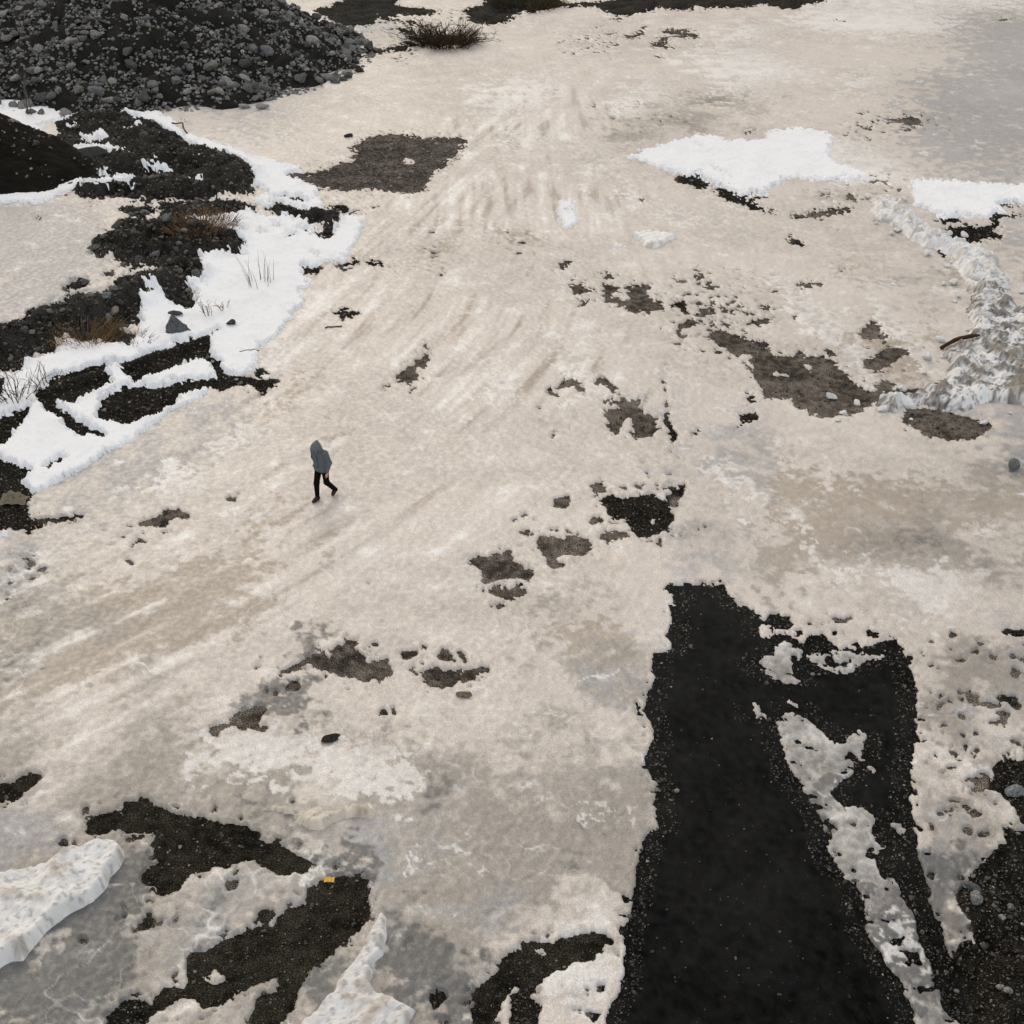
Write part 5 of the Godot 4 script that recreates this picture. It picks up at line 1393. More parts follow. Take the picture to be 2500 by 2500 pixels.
func stalks(at: Vector2, n: int, height: float, spread: float, lean: float, thick: float, tone: Color, called: String, label: String, category: String, forks := 0) -> void:
	var root := thing(called, Vector3(at.x, top_y(at.x, at.y) - 0.03, at.y), label, category, "dry plants on the lot")
	var v := PackedVector3Array()
	var col := PackedColorArray()
	var idx := PackedInt32Array()
	var todo := []
	for k in n:
		var a := rng.randf() * TAU
		var r := spread * sqrt(rng.randf())
		todo.append([Vector3(cos(a) * r, 0, sin(a) * r), Vector3(cos(a) * lean * rng.randf_range(0.2, 1.2), 1.0, sin(a) * lean * rng.randf_range(0.2, 1.2)).normalized(), height * rng.randf_range(0.5, 1.05), thick, forks])
	while todo.size():
		var e = todo.pop_back()
		var p: Vector3 = e[0]
		var dir: Vector3 = e[1]
		var l: float = e[2]
		var w: float = e[3]
		var tint: Color = tone * rng.randf_range(0.6, 1.3)
		var side := dir.cross(Vector3(rng.randfn(), rng.randfn(), rng.randfn())).normalized()
		var third := dir.cross(side).normalized()
		var droop := Vector3(rng.randfn() * 0.15, -0.25 * lean, rng.randfn() * 0.15)
		var start := v.size()
		for s in 4:
			var t := s / 3.0
			var c := p + dir * l * t + droop * l * t * t
			var ww := w * (1.0 - 0.75 * t)
			for q in 3:
				v.append(c + (side * cos(TAU * q / 3.0) + third * sin(TAU * q / 3.0)) * ww)
				col.append(tint)
			if s > 0:
				for q in 3:
					var a0 := start + (s - 1) * 3 + q
					var b0 := start + (s - 1) * 3 + (q + 1) % 3
					idx.append_array([a0, b0, a0 + 3, b0, b0 + 3, a0 + 3])
			if s > 0 and e[4] > 0 and rng.randf() < 0.85:
				var fd := (dir + Vector3(rng.randfn(), rng.randfn() * 0.5 + 0.2, rng.randfn()) * 0.6).normalized()
				todo.append([c, fd, l * rng.randf_range(0.35, 0.6), w * 0.7, e[4] - 1])
	part("stems", arrays_mesh(v, col, idx, mats.plant), null, root)

func rod(path: PackedVector3Array, r: float, tint: Color, mat: Material) -> ArrayMesh:
	var v := PackedVector3Array()
	var col := PackedColorArray()
	var idx := PackedInt32Array()
	for k in path.size():
		var dir := (path[mini(k + 1, path.size() - 1)] - path[maxi(k - 1, 0)]).normalized()
		var side := dir.cross(Vector3.UP if absf(dir.y) < 0.9 else Vector3.RIGHT).normalized()
		var up := side.cross(dir)
		for q in 6:
			v.append(path[k] + (side * cos(TAU * q / 6.0) + up * sin(TAU * q / 6.0)) * r * (0.8 + 0.3 * rng.randf()))
			col.append(tint * rng.randf_range(0.85, 1.1))
		if k > 0:
			for q in 6:
				var a := (k - 1) * 6 + q
				var b := (k - 1) * 6 + (q + 1) % 6
				idx.append_array([a, b, a + 6, b, b + 6, a + 6])
	for q in range(1, 5):
		idx.append_array([0, q, q + 1])
		var e := (path.size() - 1) * 6
		idx.append_array([e, e + q + 1, e + q])
	return arrays_mesh(v, col, idx, mat)

func lying(called: String, a: Vector2, b: Vector2, wave: float, r: float, tint: Color, mat: Material, label: String, category: String, lift := 0.0) -> void:
	var mid := (a + b) * 0.5
	var at := Vector3(mid.x, top_y(mid.x, mid.y), mid.y)
	var path := PackedVector3Array()
	var across := (b - a).orthogonal().normalized()
	for k in 13:
		var t := k / 12.0
		var p := a.lerp(b, t) + across * wave * sin(t * PI * 1.4 + 0.5)
		path.append(Vector3(p.x, top_y(p.x, p.y) + r * 0.8 + lift * sin(t * PI), p.y) - at)
	var root := MeshInstance3D.new()
	root.mesh = rod(path, r, tint, mat)
	root.name = numbered(called)
	root.position = at
	add_child(root)
	tag(root, label, category)

# ---------------------------------------------------------------- the walker: distance fields meshed as surface nets
func field_mesh(st: SurfaceTool, lo: Vector3, hi: Vector3, size: float, k: float, bones: Array, cuts: Array, tint: Color) -> void:
	var nx := int((hi.x - lo.x) / size) + 2
	var ny := int((hi.y - lo.y) / size) + 2
	var nz := int((hi.z - lo.z) / size) + 2
	var f := PackedFloat32Array()
	f.resize(nx * ny * nz)
	f.fill(1.0)
	for pass_ in 2:
		for b in (bones if pass_ == 0 else cuts):
			var a: Vector3 = b[0]
			var c: Vector3 = b[2]
			var ra: float = b[1]
			var rc: float = b[3]
			var sq: Vector3 = b[4] if b.size() > 4 else Vector3.ONE
			var m := maxf(ra, rc) * maxf(1.0, maxf(sq.x, maxf(sq.y, sq.z))) + 3.0 * size + k
			var p0 := ((a.min(c) - Vector3.ONE * m - lo) / size).floor()
			var p1 := ((a.max(c) + Vector3.ONE * m - lo) / size).ceil()
			var ab := (c - a) / sq
			var l2 := maxf(ab.length_squared(), 1e-9)
			var small := minf(sq.x, minf(sq.y, sq.z))
			for z in range(maxi(0, int(p0.z)), mini(nz - 1, int(p1.z)) + 1):
				for y in range(maxi(0, int(p0.y)), mini(ny - 1, int(p1.y)) + 1):
					for x in range(maxi(0, int(p0.x)), mini(nx - 1, int(p1.x)) + 1):
						var p := (lo + Vector3(x, y, z) * size - a) / sq
						var t := clampf(p.dot(ab) / l2, 0.0, 1.0)
						var d := ((p - ab * t).length() - lerpf(ra, rc, t)) * small
						var q := (z * ny + y) * nx + x
						if pass_ == 1:
							f[q] = maxf(f[q], -d)
						else:
							var h := maxf(k - absf(f[q] - d), 0.0) / k
							f[q] = minf(f[q], d) - h * h * k * 0.25
	var vi := PackedInt32Array()
	vi.resize(nx * ny * nz)
	vi.fill(-1)
	var verts := PackedVector3Array()
	var corner := [0, 1, nx, nx + 1, nx * ny, nx * ny + 1, nx * ny + nx, nx * ny + nx + 1]
	var offs := [Vector3(0, 0, 0), Vector3(1, 0, 0), Vector3(0, 1, 0), Vector3(1, 1, 0), Vector3(0, 0, 1), Vector3(1, 0, 1), Vector3(0, 1, 1), Vector3(1, 1, 1)]
	var edges := [[0, 1], [2, 3], [4, 5], [6, 7], [0, 2], [1, 3], [4, 6], [5, 7], [0, 4], [1, 5], [2, 6], [3, 7]]
	for z in nz - 1:
		for y in ny - 1:
			for x in nx - 1:
				var q := (z * ny + y) * nx + x
				var neg := 0
				for o in corner:
					if f[q + o] < 0.0: neg += 1
				if neg == 0 or neg == 8: continue
				var s := Vector3.ZERO
				var n := 0
				for e in edges:
					var d0 := f[q + corner[e[0]]]
					var d1 := f[q + corner[e[1]]]
					if (d0 < 0.0) != (d1 < 0.0):
						s += offs[e[0]].lerp(offs[e[1]], d0 / (d0 - d1))
						n += 1
				vi[q] = verts.size()
				verts.append(lo + (Vector3(x, y, z) + s / n) * size)
	var emit := func(i0: int, flip: bool, i1: int, i2: int, i3: int):
		var order := [i0, i1, i2, i0, i2, i3] if flip else [i0, i2, i1, i0, i3, i2]
		for o in order:
			st.set_smooth_group(0)
			st.set_color(tint)
			st.add_vertex(verts[o])
	for z in range(1, nz - 1):
		for y in range(1, ny - 1):
			for x in range(1, nx - 1):
				var q := (z * ny + y) * nx + x
				var s0 := f[q] < 0.0
				if s0 != (f[q + 1] < 0.0):
					emit.call(vi[q - nx - nx * ny], s0, vi[q - nx * ny], vi[q], vi[q - nx])
				if s0 != (f[q + nx] < 0.0):
					emit.call(vi[q - 1 - nx * ny], s0, vi[q - 1], vi[q], vi[q - nx * ny])
				if s0 != (f[q + nx * ny] < 0.0):
					emit.call(vi[q - 1 - nx], s0, vi[q - nx], vi[q], vi[q - 1])

func begin() -> SurfaceTool:
	var st := SurfaceTool.new()
	st.begin(Mesh.PRIMITIVE_TRIANGLES)
	return st

func finish(st: SurfaceTool, mat: Material) -> ArrayMesh:
	st.index()
	st.generate_normals()
	st.set_material(mat)
	return st.commit()

func build_person(x: float, z: float, turn: float) -> void:
	var root := thing("person", Vector3(x, surface(ice_y, x, z) + 0.005, z), "person in a grey-blue hooded jacket and black trousers walking across the ice, head bowed", "person")
	root.rotation.y = turn
	var hipl := Vector3(0.09, 0.92, 0.0)
	var hipr := Vector3(-0.09, 0.92, 0.0)
	var kneer := Vector3(-0.1, 0.5, 0.13)
	var ankr := Vector3(-0.1, 0.1, 0.15)
	var kneel := Vector3(0.1, 0.5, -0.03)
	var ankl := Vector3(0.12, 0.17, -0.33)
	var shl := Vector3(0.19, 1.4, 0.05)
	var shr := Vector3(-0.19, 1.4, 0.05)
	var ell := Vector3(0.255, 1.12, 0.0)
	var elr := Vector3(-0.27, 1.14, -0.05)
	var wrl := Vector3(0.245, 0.88, 0.1)
	var wrr := Vector3(-0.12, 1.06, 0.06)
	var head := Vector3(0, 1.575, 0.17)
	var skin := lin(0.48, 0.25, 0.17)
	# body: one continuous figure under the clothes, then the fine grids of head and hand
	var st := begin()
	field_mesh(st, Vector3(-0.45, 0.02, -0.5), Vector3(0.45, 1.8, 0.4), 0.02, 0.05, [
		[Vector3(0, 0.96, 0), 0.1, Vector3(0, 1.3, 0.05), 0.12], [Vector3(0, 1.38, 0.06), 0.09, Vector3(0, 1.5, 0.11), 0.055],
		[hipl, 0.075, kneel, 0.052], [kneel, 0.05, ankl, 0.036], [hipr, 0.075, kneer, 0.052], [kneer, 0.05, ankr, 0.036],
		[Vector3(-0.16, 1.39, 0.05), 0.05, Vector3(0.16, 1.39, 0.05), 0.05], [shl, 0.045, ell, 0.036], [ell, 0.036, wrl, 0.026], [shr, 0.045, elr, 0.036], [elr, 0.036, wrr, 0.026],
		[ankr, 0.035, ankr + Vector3(0, -0.05, 0.13), 0.028], [ankl, 0.03, ankl + Vector3(0, -0.08, 0.05), 0.015]], [], skin)
	var look := Vector3(0, -0.45, 0.9).normalized()
	var crown := Vector3(0, 0.9, 0.45).normalized()
	field_mesh(st, head - Vector3.ONE * 0.17, head + Vector3.ONE * 0.17, 0.008, 0.015, [
		[head + crown * 0.02, 0.085, head - crown * 0.03 + look * 0.01, 0.078], [head - crown * 0.09 + look * 0.045, 0.035, head - crown * 0.06 + look * 0.03, 0.05],
		[head + look * 0.085, 0.01, head + look * 0.1 - crown * 0.035, 0.014], [head + look * 0.075 - crown * 0.062 - Vector3(0.02, 0, 0), 0.009, head + look * 0.075 - crown * 0.062 + Vector3(0.02, 0, 0), 0.009],
		[head + Vector3(0.082, 0, 0), 0.014, head + Vector3(0.084, -0.03, 0), 0.011], [head + Vector3(-0.082, 0, 0), 0.014, head + Vector3(-0.084, -0.03, 0), 0.011]], [], skin)
	for side in [1.0, -1.0]:
		var w: Vector3 = wrl if side > 0 else wrr
		var down: Vector3 = Vector3(-0.02, -1.0, 0.22).normalized() if side > 0 else Vector3(0.5, -0.8, 0.15).normalized()
		var fwd: Vector3 = (Vector3(0, 0, 1) - down * down.z).normalized()
		var inn: Vector3 = down.cross(fwd) * side
		var hand := [[w, 0.026, w + down * 0.075, 0.027, Vector3.ONE], [w + down * 0.07 + fwd * 0.02, 0.018, w + down * 0.07 - fwd * 0.022, 0.017]]
		for q in 4:
			var r0: Vector3 = w + down * 0.085 + fwd * (0.03 - 0.02 * q)
			var l: float = [0.034, 0.04, 0.037, 0.028][q]
			var k1: Vector3 = r0 + down * l + inn * 0.006
			var k2: Vector3 = k1 + (down * 0.8 + inn * 0.6).normalized() * l * 0.75
			hand.append([r0, 0.0092, k1, 0.0088])
			hand.append([k1, 0.0088, k2, 0.0078])
		hand.append([w + down * 0.025 + fwd * 0.022, 0.013, w + down * 0.06 + fwd * 0.05 + inn * 0.01, 0.0105])
		hand.append([w + down * 0.06 + fwd * 0.05 + inn * 0.01, 0.0105, w + down * 0.09 + fwd * 0.052 + inn * 0.02, 0.0085])
		field_mesh(st, w + down * 0.08 - Vector3.ONE * 0.12, w + down * 0.08 + Vector3.ONE * 0.12, 0.004, 0.007, hand, [], skin)
	var body := part("body", finish(st, mats.skin), null, root)
	for s in [-1.0, 1.0]:
		st = begin()
		var ep: Vector3 = head + look * 0.078 + Vector3(0.032 * s, 0, 0)
		field_mesh(st, ep - Vector3.ONE * 0.03, ep + Vector3.ONE * 0.03, 0.005, 0.003, [[ep, 0.012, ep + look * 0.001, 0.012]], [], lin(0.04, 0.03, 0.025))
		part("eye", finish(st, mats.skin), null, body)
	# jacket with folds at the elbow and a loose hem
	st = begin()
	var blue := lin(0.19, 0.225, 0.245)
	field_mesh(st, Vector3(-0.45, 0.82, -0.3), Vector3(0.45, 1.6, 0.4), 0.016, 0.045, [
		[Vector3(-0.05, 0.93, 0.01), 0.135, Vector3(-0.055, 1.32, 0.05), 0.135, Vector3(1, 1, 0.9)], [Vector3(0.05, 0.93, 0.01), 0.135, Vector3(0.055, 1.32, 0.05), 0.135, Vector3(1, 1, 0.9)],
		[Vector3(-0.14, 1.39, 0.05), 0.085, Vector3(0.14, 1.39, 0.05), 0.085], [Vector3(0, 1.42, 0.06), 0.09, Vector3(0, 1.5, 0.1), 0.085],
		[shl, 0.075, ell, 0.063], [ell, 0.065, wrl + Vector3(0, 0.03, 0), 0.046], [shr, 0.075, elr, 0.063], [elr, 0.065, wrr, 0.05],
		[Vector3(-0.1, 0.9, 0.06), 0.08, Vector3(0.1, 0.9, 0.06), 0.08], [Vector3(-0.13, 1.0, 0.13), 0.045, Vector3(-0.07, 1.02, 0.15), 0.03]],
		[[Vector3(-0.3, 0.6, 0.0), 0.24, Vector3(0.3, 0.6, 0.0), 0.24]], blue)
	var jacket := part("jacket", finish(st, mats.cloth), null, root)
	st = begin()
	field_mesh(st, Vector3(-0.05, 0.88, 0.0), Vector3(0.05, 1.45, 0.3), 0.008, 0.004, [[Vector3(0, 0.92, 0.137), 0.007, Vector3(0, 1.16, 0.162), 0.007], [Vector3(0, 1.16, 0.162), 0.007, Vector3(0, 1.36, 0.176), 0.007]], [], lin(0.05, 0.055, 0.06))
	part("zip", finish(st, mats.cloth), null, jacket)
	st = begin()
	field_mesh(st, head - Vector3.ONE * 0.28, head + Vector3.ONE * 0.26, 0.014, 0.04, [
		[head + crown * 0.015 - look * 0.01, 0.128, head - crown * 0.06 - look * 0.015, 0.125], [head - look * 0.06 + crown * 0.06, 0.085, head - look * 0.1 + crown * 0.1, 0.05],
		[head + look * 0.05 + crown * 0.04, 0.105, head + look * 0.085 + crown * 0.035, 0.098], [head - crown * 0.13 - look * 0.04, 0.1, Vector3(0, 1.42, 0.04), 0.1]],
		[[head + look * 0.06 - crown * 0.03, 0.088, head + look * 0.3 - crown * 0.06, 0.1]], lin(0.215, 0.25, 0.275))
	part("hood", finish(st, mats.cloth), null, jacket)
	st = begin()
	var black := lin(0.012, 0.012, 0.013)
	field_mesh(st, Vector3(-0.3, 0.04, -0.5), Vector3(0.3, 1.08, 0.4), 0.016, 0.04, [
		[Vector3(-0.06, 0.97, 0.0), 0.12, Vector3(0.06, 0.97, 0.0), 0.12, Vector3(1, 1, 0.9)], [hipl, 0.1, kneel, 0.074], [kneel, 0.074, ankl + Vector3(0, -0.03, -0.02), 0.062],
		[hipr, 0.1, kneer, 0.074], [kneer, 0.074, ankr + Vector3(0, 0.0, -0.01), 0.058]], [], black)
	part("trousers", finish(st, mats.cloth), null, root)
	for s in 2:
		st = begin()
		var an := ankr if s == 0 else ankl
		var toe := Vector3(0, -0.055, 0.17) if s == 0 else Vector3(0.0, -0.125, 0.1)
		var heel := Vector3(0, -0.055, -0.04) if s == 0 else Vector3(0, -0.05, -0.05)
		field_mesh(st, an - Vector3.ONE * 0.3, an + Vector3.ONE * 0.3, 0.012, 0.03, [[an, 0.05, an + heel, 0.045], [an + heel, 0.043, an + toe, 0.04, Vector3(1.15, 1, 1)], [an + heel * 0.5, 0.05, an + toe * 0.6, 0.05]], [], lin(0.035, 0.017, 0.012))
		part("shoe", finish(st, mats.leather), null, root)

# ----------------------------------------------------------------
func gravel_bits() -> void:
	# loose grit where soil or asphalt lies bare
	var places: Array = [[], [], [], []]
	var tints := [PackedColorArray(), PackedColorArray(), PackedColorArray(), PackedColorArray()]
	for k in 700000:
		var q := rng.randi() % N
		if ice_y[q] > base_y[q] or snow_y[q] > base_y[q] and snow[q] > 0.2:
			continue
		var d := -gz[q]
		if d > 75.0: continue
		var x := gx[q]
		var z := gz[q]
		var chance := 0.05
		if soil_gravel[q] > 0.3: chance = 0.55
		elif road[q] > 0.5:
			var edge := absf(n_mid.get_noise_2d(x * 0.5, z * 0.5))
			chance = 0.008 + 0.4 * smoothstep(0.05, 0.35, (1.0 - hole[clampi(q - 14, 0, N - 1)]) * 0.6 + (1.0 - hole[clampi(q + 14, 0, N - 1)]) * 0.6) + 0.02 * edge * edge
		elif soil_black[q] > 0.3: chance = 0.4
		elif soil_olive[q] > 0.3: chance = 0.12
		elif soil_dark[q] > 0.3: chance = 0.3
		if rng.randf() > chance: continue
		var s := rng.randf_range(0.010, 0.028) * (0.6 + d / 40.0) * (1.0 if rng.randf() > 0.04 else 2.2)
		if soil_dark[q] > 0.3 and rng.randf() < 0.25: s *= 2.2
		var kind := rng.randi() % 4
		places[kind].append(Transform3D(turned(s), Vector3(x + rng.randf_range(-0.03, 0.03), base_y[q] + s * 0.25, z + rng.randf_range(-0.05, 0.05))))
		var tone := rng.randf_range(0.15, 0.5) if rng.randf() < 0.9 else rng.randf_range(0.8, 1.4)
		if soil_gravel[q] > 0.3: tone = rng.randf_range(0.4, 1.3)
		if soil_dark[q] > 0.3: tone = rng.randf_range(0.2, 0.8)
		tints[kind].append(Color(tone, tone * 0.93, tone * 0.85))
	for kind in 4:
		var list: Array[Transform3D] = []
		list.assign(places[kind])
		var o := stuff("gravel" if kind == 0 else "gravel_%03d" % kind, stone_meshes[[0, 1, 2, 4][kind]], list, tints[kind], self)
		o.set_meta("label", ["loose grey gravel scattered over bare soil and asphalt", "loose dark gravel scattered over bare soil and asphalt", "loose pale gravel scattered over bare soil and asphalt", "loose brownish gravel scattered over bare soil and asphalt"][kind])

func _ready() -> void:
	rng.seed = 20240217
	# camera
	var cam := Camera3D.new()
	cam.position = Vector3(0, 18.5, 0)
	cam.rotation_degrees = Vector3(-30, 0, 0)
	cam.fov = 39.0
	cam.near = 0.5
	cam.far = 4000.0
	cam.current = true
	add_child(cam)
	# overcast sky, brighter and warmer low over the far side where the veiled sun stands
	var sky_mat := ProceduralSkyMaterial.new()
	sky_mat.sky_top_color = Color(0.80, 0.83, 0.87)
	sky_mat.sky_horizon_color = Color(0.87, 0.85, 0.82)
	sky_mat.sky_curve = 0.2
	sky_mat.ground_bottom_color = Color(0.5, 0.49, 0.47)
	sky_mat.ground_horizon_color = Color(0.7, 0.68, 0.65)
	var sky := Sky.new()
	sky.sky_material = sky_mat
	var env := Environment.new()
	env.background_mode = Environment.BG_SKY
	env.sky = sky
	env.tonemap_mode = Environment.TONE_MAPPER_LINEAR
	env.tonemap_exposure = 1.3
	env.sdfgi_enabled = true
	env.ssao_enabled = true
	env.ssil_enabled = true
	var we := WorldEnvironment.new()
	we.environment = env
	add_child(we)
	var sun := DirectionalLight3D.new()
	sun.light_energy = 0.4
	sun.light_color = Color(1.0, 0.95, 0.88)
	sun.light_angular_distance = 50.0
	sun.shadow_enabled = true
	add_child(sun)
	sun.look_at_from_position(Vector3(-14, 26, -30), Vector3.ZERO)
	# setting
	noise(n_large, 0.11, 3, 11)
	noise(n_mid, 0.7, 4, 12)
	noise(n_fine, 3.2, 3, 13, 0.6)
	noise(n_spot, 1.7, 3, 14)
	noise(n_streak, 1.0, 3, 15)
	make_materials()
	make_stones()
	build_ground()
	# heaps
	heap("rubble_pile", Vector2(-20.3, -83.0), 12.0, 6.6, 1.0, "tall pile of broken grey stones and earth beside the ice", "rubble pile", lin(0.04, 0.038, 0.033), 300, 14000, Vector2(0.2, 0.42))
	heap("rubble_pile", Vector2(-34.0, -92.0), 15.0, 7.5, 0.95, "darker rubble pile in the far left corner behind the tall stone pile", "rubble pile", lin(0.034, 0.033, 0.03), 220, 9000, Vector2(0.2, 0.42))
	heap("earth_mound", Vector2(-24.6, -61.5), 7.2, 3.7, 0.62, "smooth dark mound of earth at the left edge of the picture", "earth mound", lin(0.026, 0.022, 0.018), 24, 400, Vector2(0.12, 0.25), 0.05)
	# snow and ice heaps
	var bank := lump("snow_bank", "bank", 0.06, 0.28, 0.5, 0.5, lin(0.8, 0.785, 0.765), 0.6, "lumpy bank of ploughed snow stained with dirt along the right edge", "snow bank", -50.0)
	for k in 90:
		var poly := points(LUMPS["bank"])
		var p := poly[rng.randi() % poly.size()] + Vector2(rng.randfn() * 0.6, rng.randfn() * 0.6)
		var s := rng.randf_range(0.06, 0.24)
		var o := part("snow_chunk", chunk_meshes[k % 4], null, bank)
		o.transform = Transform3D(turned(s), Vector3(p.x, top_y(p.x, p.y) + s * 0.4 + (0.35 if inside_distance(poly, p) > 0.25 else 0.0), p.y) - bank.position)
	lump("snow_mound", "lump", 0.03, 0.36, 0.15, 0.1, lin(0.78, 0.76, 0.73), 0.16, "thick rounded slab of old snow with a brown crest at the lower left edge", "snow mound")
	lump("snow_ridge", "crust", 0.025, 0.15, 0.17, 0.2, lin(0.68, 0.6, 0.5), 0.1, "low tan crust of frozen slush left of the asphalt road", "snow ridge")
	lump("snow_ridge", "ridge", 0.03, 0.16, 0.13, 0.12, lin(0.72, 0.7, 0.68), 0.12, "white ridge of snow widening towards the bottom edge between two soil patches", "snow ridge")
	lump("ice_slab", "slab", 0.05, 0.22, 0.12, 0.08, lin(0.84, 0.83, 0.8), 0.0, "small white broken slab of ice lying on the beige ice in mid lot", "ice slab")
	# single stones
	lone_stone(-3.65, -22.82, Vector3(0.24, 0.14, 0.16), 0.2, 1, "dark flat stone on the ice below the large brown patch", "stone", lin(0.05, 0.047, 0.04))
	lone_stone(-1.0, -24.27, Vector3(0.2, 0.12, 0.13), 2.8, 2, "light brown stone lying alone right of the brown melt patches", "stone", lin(0.25, 0.2, 0.15))
	pyramid_stone(-10.9, -43.6, "large grey pyramid-shaped boulder standing in the white snow")
	lone_stone(-11.12, -44.8, Vector3(0.3, 0.14, 0.2), 0.0, 4, "flat dark stone in the snow just behind the pyramid-shaped boulder", "stone", lin(0.1, 0.1, 0.1))
	lone_stone(13.51, -34.27, Vector3(0.3, 0.26, 0.24), 1.0, 5, "grey stone on the ice near the right edge below the snow bank", "stone", lin(0.2, 0.21, 0.2))
	lone_stone(-18.5, -62.6, Vector3(0.95, 0.75, 0.8), 1.2, 6, "big dark boulder at the foot of the earth mound", "boulder", lin(0.06, 0.06, 0.056))
	lone_stone(-8.59, -81.3, Vector3(0.28, 0.24, 0.24), 0.3, 7, "farthest of three dark blocks right of the tall stone pile", "stone", lin(0.07, 0.065, 0.055))
	lone_stone(-8.55, -80.07, Vector3(0.4, 0.22, 0.25), 0.1, 8, "middle one of three dark blocks right of the tall stone pile", "stone", lin(0.07, 0.065, 0.055))
	lone_stone(-8.25, -79.37, Vector3(0.38, 0.2, 0.25), 0.2, 9, "nearest of three dark blocks right of the tall stone pile", "stone", lin(0.07, 0.065, 0.055))
	lone_stone(-7.57, -66.71, Vector3(0.32, 0.16, 0.2), 0.4, 10, "small dark stone on the ice behind the gravel patch", "stone", lin(0.06, 0.055, 0.05))
	lone_stone(9.62, -21.3, Vector3(0.3, 0.17, 0.2), 0.3, 11, "pale flat stone on dark soil at the right edge above the stony corner", "stone", lin(0.27, 0.28, 0.28))
	lone_stone(8.0, -18.2, Vector3(0.22, 0.17, 0.19), 0.8, 12, "pale rounded stone at the edge of the ice in the stony lower right corner", "stone", lin(0.28, 0.28, 0.28))
	lone_stone(8.1, -18.75, Vector3(0.2, 0.15, 0.16), 2.0, 13, "grey stone touching the ice just behind the pale rounded corner stone", "stone", lin(0.16, 0.165, 0.165))
	lone_stone(-9.2, -44.1, Vector3(0.2, 0.16, 0.18), 1.0, 14, "small dark stone in the snow right of the pyramid-shaped boulder", "stone", lin(0.08, 0.08, 0.08))
	lone_stone(-13.3, -71.9, Vector3(0.42, 0.22, 0.28), 0.0, 15, "left one of two pale stones in front of the tall stone pile", "stone", lin(0.4, 0.39, 0.36))
	lone_stone(-12.3, -71.8, Vector3(0.42, 0.22, 0.28), 0.3, 16, "right one of two pale stones in front of the tall stone pile", "stone", lin(0.4, 0.39, 0.36))
	# corner stones lower right
	for k in 150:
		var x := rng.randf_range(7.8, 10.6)
		var z := -17.9 + 0.8 * rng.randfn() if k % 3 else rng.randf_range(-21.0, -15.4)
		if surface(ice_y, x, z) > surface(base_y, x, z): continue
		var s := rng.randf_range(0.025, 0.07) * (1.0 if rng.randf() > 0.2 else 1.8)
		var o := MeshInstance3D.new()
		o.mesh = stone_meshes[k % 12]
		o.name = numbered("corner_stone")
		add_child(o)
		o.transform = Transform3D(turned(s), Vector3(x, surface(base_y, x, z) + 0.3 * s, z))
		tag(o, "small pale stone in the cluster on dark soil in the lower right corner", "stone", "small stones in the lower right corner")
	# rocks along the soil berm beside the snow field
	var laid := 0
	while laid < 40:
		var x := rng.randf_range(-17.5, -9.5)
		var z := rng.randf_range(-56.0, -39.0)
		if surface(soil_dark, x, z) < 0.3 or surface(ice_y, x, z) > surface(base_y, x, z) or surface(snow, x, z) > 0.4: continue
		var s := rng.randf_range(0.1, 0.3)
		var o := MeshInstance3D.new()
		o.mesh = stone_meshes[[1, 3, 5, 7, 9, 11][laid % 6]]
		o.name = numbered("berm_stone")
		add_child(o)
		o.transform = Transform3D(turned(s), Vector3(x, surface(base_y, x, z) + 0.25 * s, z))
		tag(o, "dark grey stone among many on the soil berm left of the snow field", "stone", "stones on the soil berm")
		laid += 1
	# plants
	stalks(Vector2(-3.9, -86.4), 240, 1.5, 1.5, 1.3, 0.03, lin(0.05, 0.035, 0.022), "shrub", "dark leafless shrub on the far ice right of the stone pile", "shrub", 2)
	stalks(Vector2(0.9, -97.5), 200, 1.4, 1.9, 1.2, 0.03, lin(0.05, 0.042, 0.022), "shrub", "low dark shrub at the top edge of the picture", "shrub", 1)
	stalks(Vector2(-11.9, -53.3), 500, 0.6, 1.4, 0.9, 0.013, lin(0.2, 0.125, 0.065), "grass_tuft", "rust-brown grass on the soil berm above the snow field", "grass tuft")
	stalks(Vector2(-13.8, -43.3), 500, 0.75, 1.1, 0.9, 0.012, lin(0.19, 0.125, 0.06), "grass_tuft", "brown grass tuft on the near berm left of the pyramid-shaped boulder", "grass tuft")
	stalks(Vector2(-8.73, -47.7), 16, 1.15, 0.5, 0.25, 0.012, lin(0.2, 0.17, 0.14), "dry_weed", "thin upright dry stalks in the middle of the white snow field", "dry weed")
	stalks(Vector2(-14.6, -38.6), 22, 1.1, 0.5, 0.8, 0.016, lin(0.06, 0.045, 0.035), "dry_weed", "dark branching weed on the snow at the left edge", "dry weed", 1)
	stalks(Vector2(-14.0, -39.6), 14, 0.8, 0.35, 0.9, 0.015, lin(0.08, 0.05, 0.035), "dry_weed", "reddish drooping weed just behind the dark branching one at the left edge", "dry weed", 1)
	stalks(Vector2(-10.1, -44.9), 7, 0.75, 0.2, 0.7, 0.013, lin(0.09, 0.07, 0.05), "dry_weed", "bent weed in the snow right of the pyramid-shaped boulder, left one of two", "dry weed", 1)
	stalks(Vector2(-9.6, -45.4), 6, 0.6, 0.2, 1.1, 0.013, lin(0.09, 0.07, 0.05), "dry_weed", "bent weed in the snow right of the pyramid-shaped boulder, right one of two", "dry weed", 1)
	stalks(Vector2(-23.4, -70.5), 5, 2.0, 0.15, 0.12, 0.03, lin(0.1, 0.09, 0.075), "dry_weed", "tall single dry stem in the snow between the earth mound and the rubble", "dry weed", 1)
	stalks(Vector2(-12.0, -42.9), 60, 0.35, 0.6, 1.2, 0.011, lin(0.08, 0.06, 0.045), "dry_weed", "flattened dry weed in the snow between berm and pyramid-shaped boulder", "dry weed")
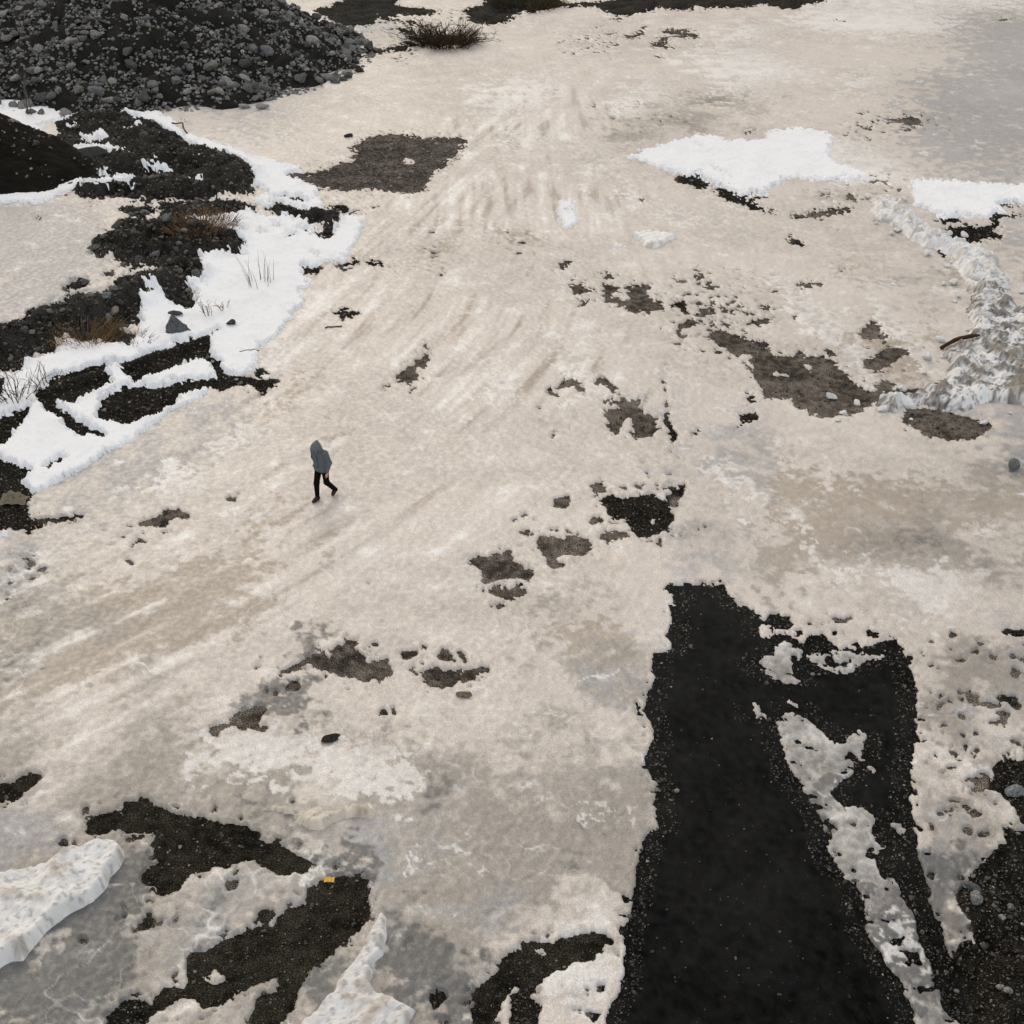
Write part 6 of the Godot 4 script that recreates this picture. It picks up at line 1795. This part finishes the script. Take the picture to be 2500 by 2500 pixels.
	# litter, twigs
	lying("twig", Vector2(-6.1, -43.94), Vector2(-5.6, -44.15), 0.06, 0.025, lin(0.12, 0.05, 0.03), mats.plant, "short reddish twig on the ice right of the snow field", "twig")
	lying("twig", Vector2(-8.57, -41.9), Vector2(-8.0, -42.2), 0.01, 0.012, lin(0.12, 0.1, 0.08), mats.plant, "thin straight twig on the edge of the white snow field", "twig")
	lying("cable", Vector2(-16.26, -68.6), Vector2(-14.8, -66.9), 0.3, 0.04, lin(0.12, 0.06, 0.045), mats.plant, "thin curved reddish cable sticking out of the far snow band", "cable", 0.25)
	lying("branch", Vector2(13.6, -42.2), Vector2(15.6, -43.1), 0.08, 0.07, lin(0.06, 0.035, 0.022), mats.plant, "brown branch frozen into the snow bank", "branch", 0.22)
	for e in [[-3.24, -18.94, 0.09, lin(0.75, 0.42, 0.08), "yellow_wrapper", "small orange-yellow wrapper on the edge of the brown soil patch", "wrapper"], [-18.37, -58.1, 0.07, lin(0.55, 0.05, 0.05), "red_scrap", "small red scrap at the foot of the earth mound", "litter"], [-14.2, -54.3, 0.08, lin(0.6, 0.07, 0.07), "red_scrap", "small red scrap on the soil berm behind the brown grass", "litter"], [-12.9, -32.6, 0.34, lin(0.2, 0.17, 0.12), "crumpled_sack", "crumpled tan sack on the dark gravel at the left edge", "sack"]]:
		var v := PackedVector3Array()
		var col := PackedColorArray()
		var idx := PackedInt32Array()
		var s: float = e[2]
		for j in 9:
			for i in 9:
				var u := i / 8.0 - 0.5
				var w := j / 8.0 - 0.5
				var fold := 0.5 * n_fine.get_noise_2d(u * 1.4 + e[0], w * 1.4) + 0.25
				v.append(Vector3(u * s * 2.0, maxf(0.01, s * fold * 1.6 * (1.2 - 3.0 * (u * u + w * w))), w * s * 2.0 * 0.7))
				col.append(e[3] * rng.randf_range(0.7, 1.15))
		for j in 8:
			for i in 8:
				var a := j * 9 + i
				idx.append_array([a, a + 1, a + 9, a + 1, a + 10, a + 9])
		var o := MeshInstance3D.new()
		o.mesh = arrays_mesh(v, col, idx, mats.plant)
		o.name = numbered(e[4])
		o.position = Vector3(e[0], top_y(e[0], e[1]) + 0.005, e[1])
		add_child(o)
		tag(o, e[5], e[6])
	build_person(-4.88, -32.66, -0.5)
	gravel_bits()
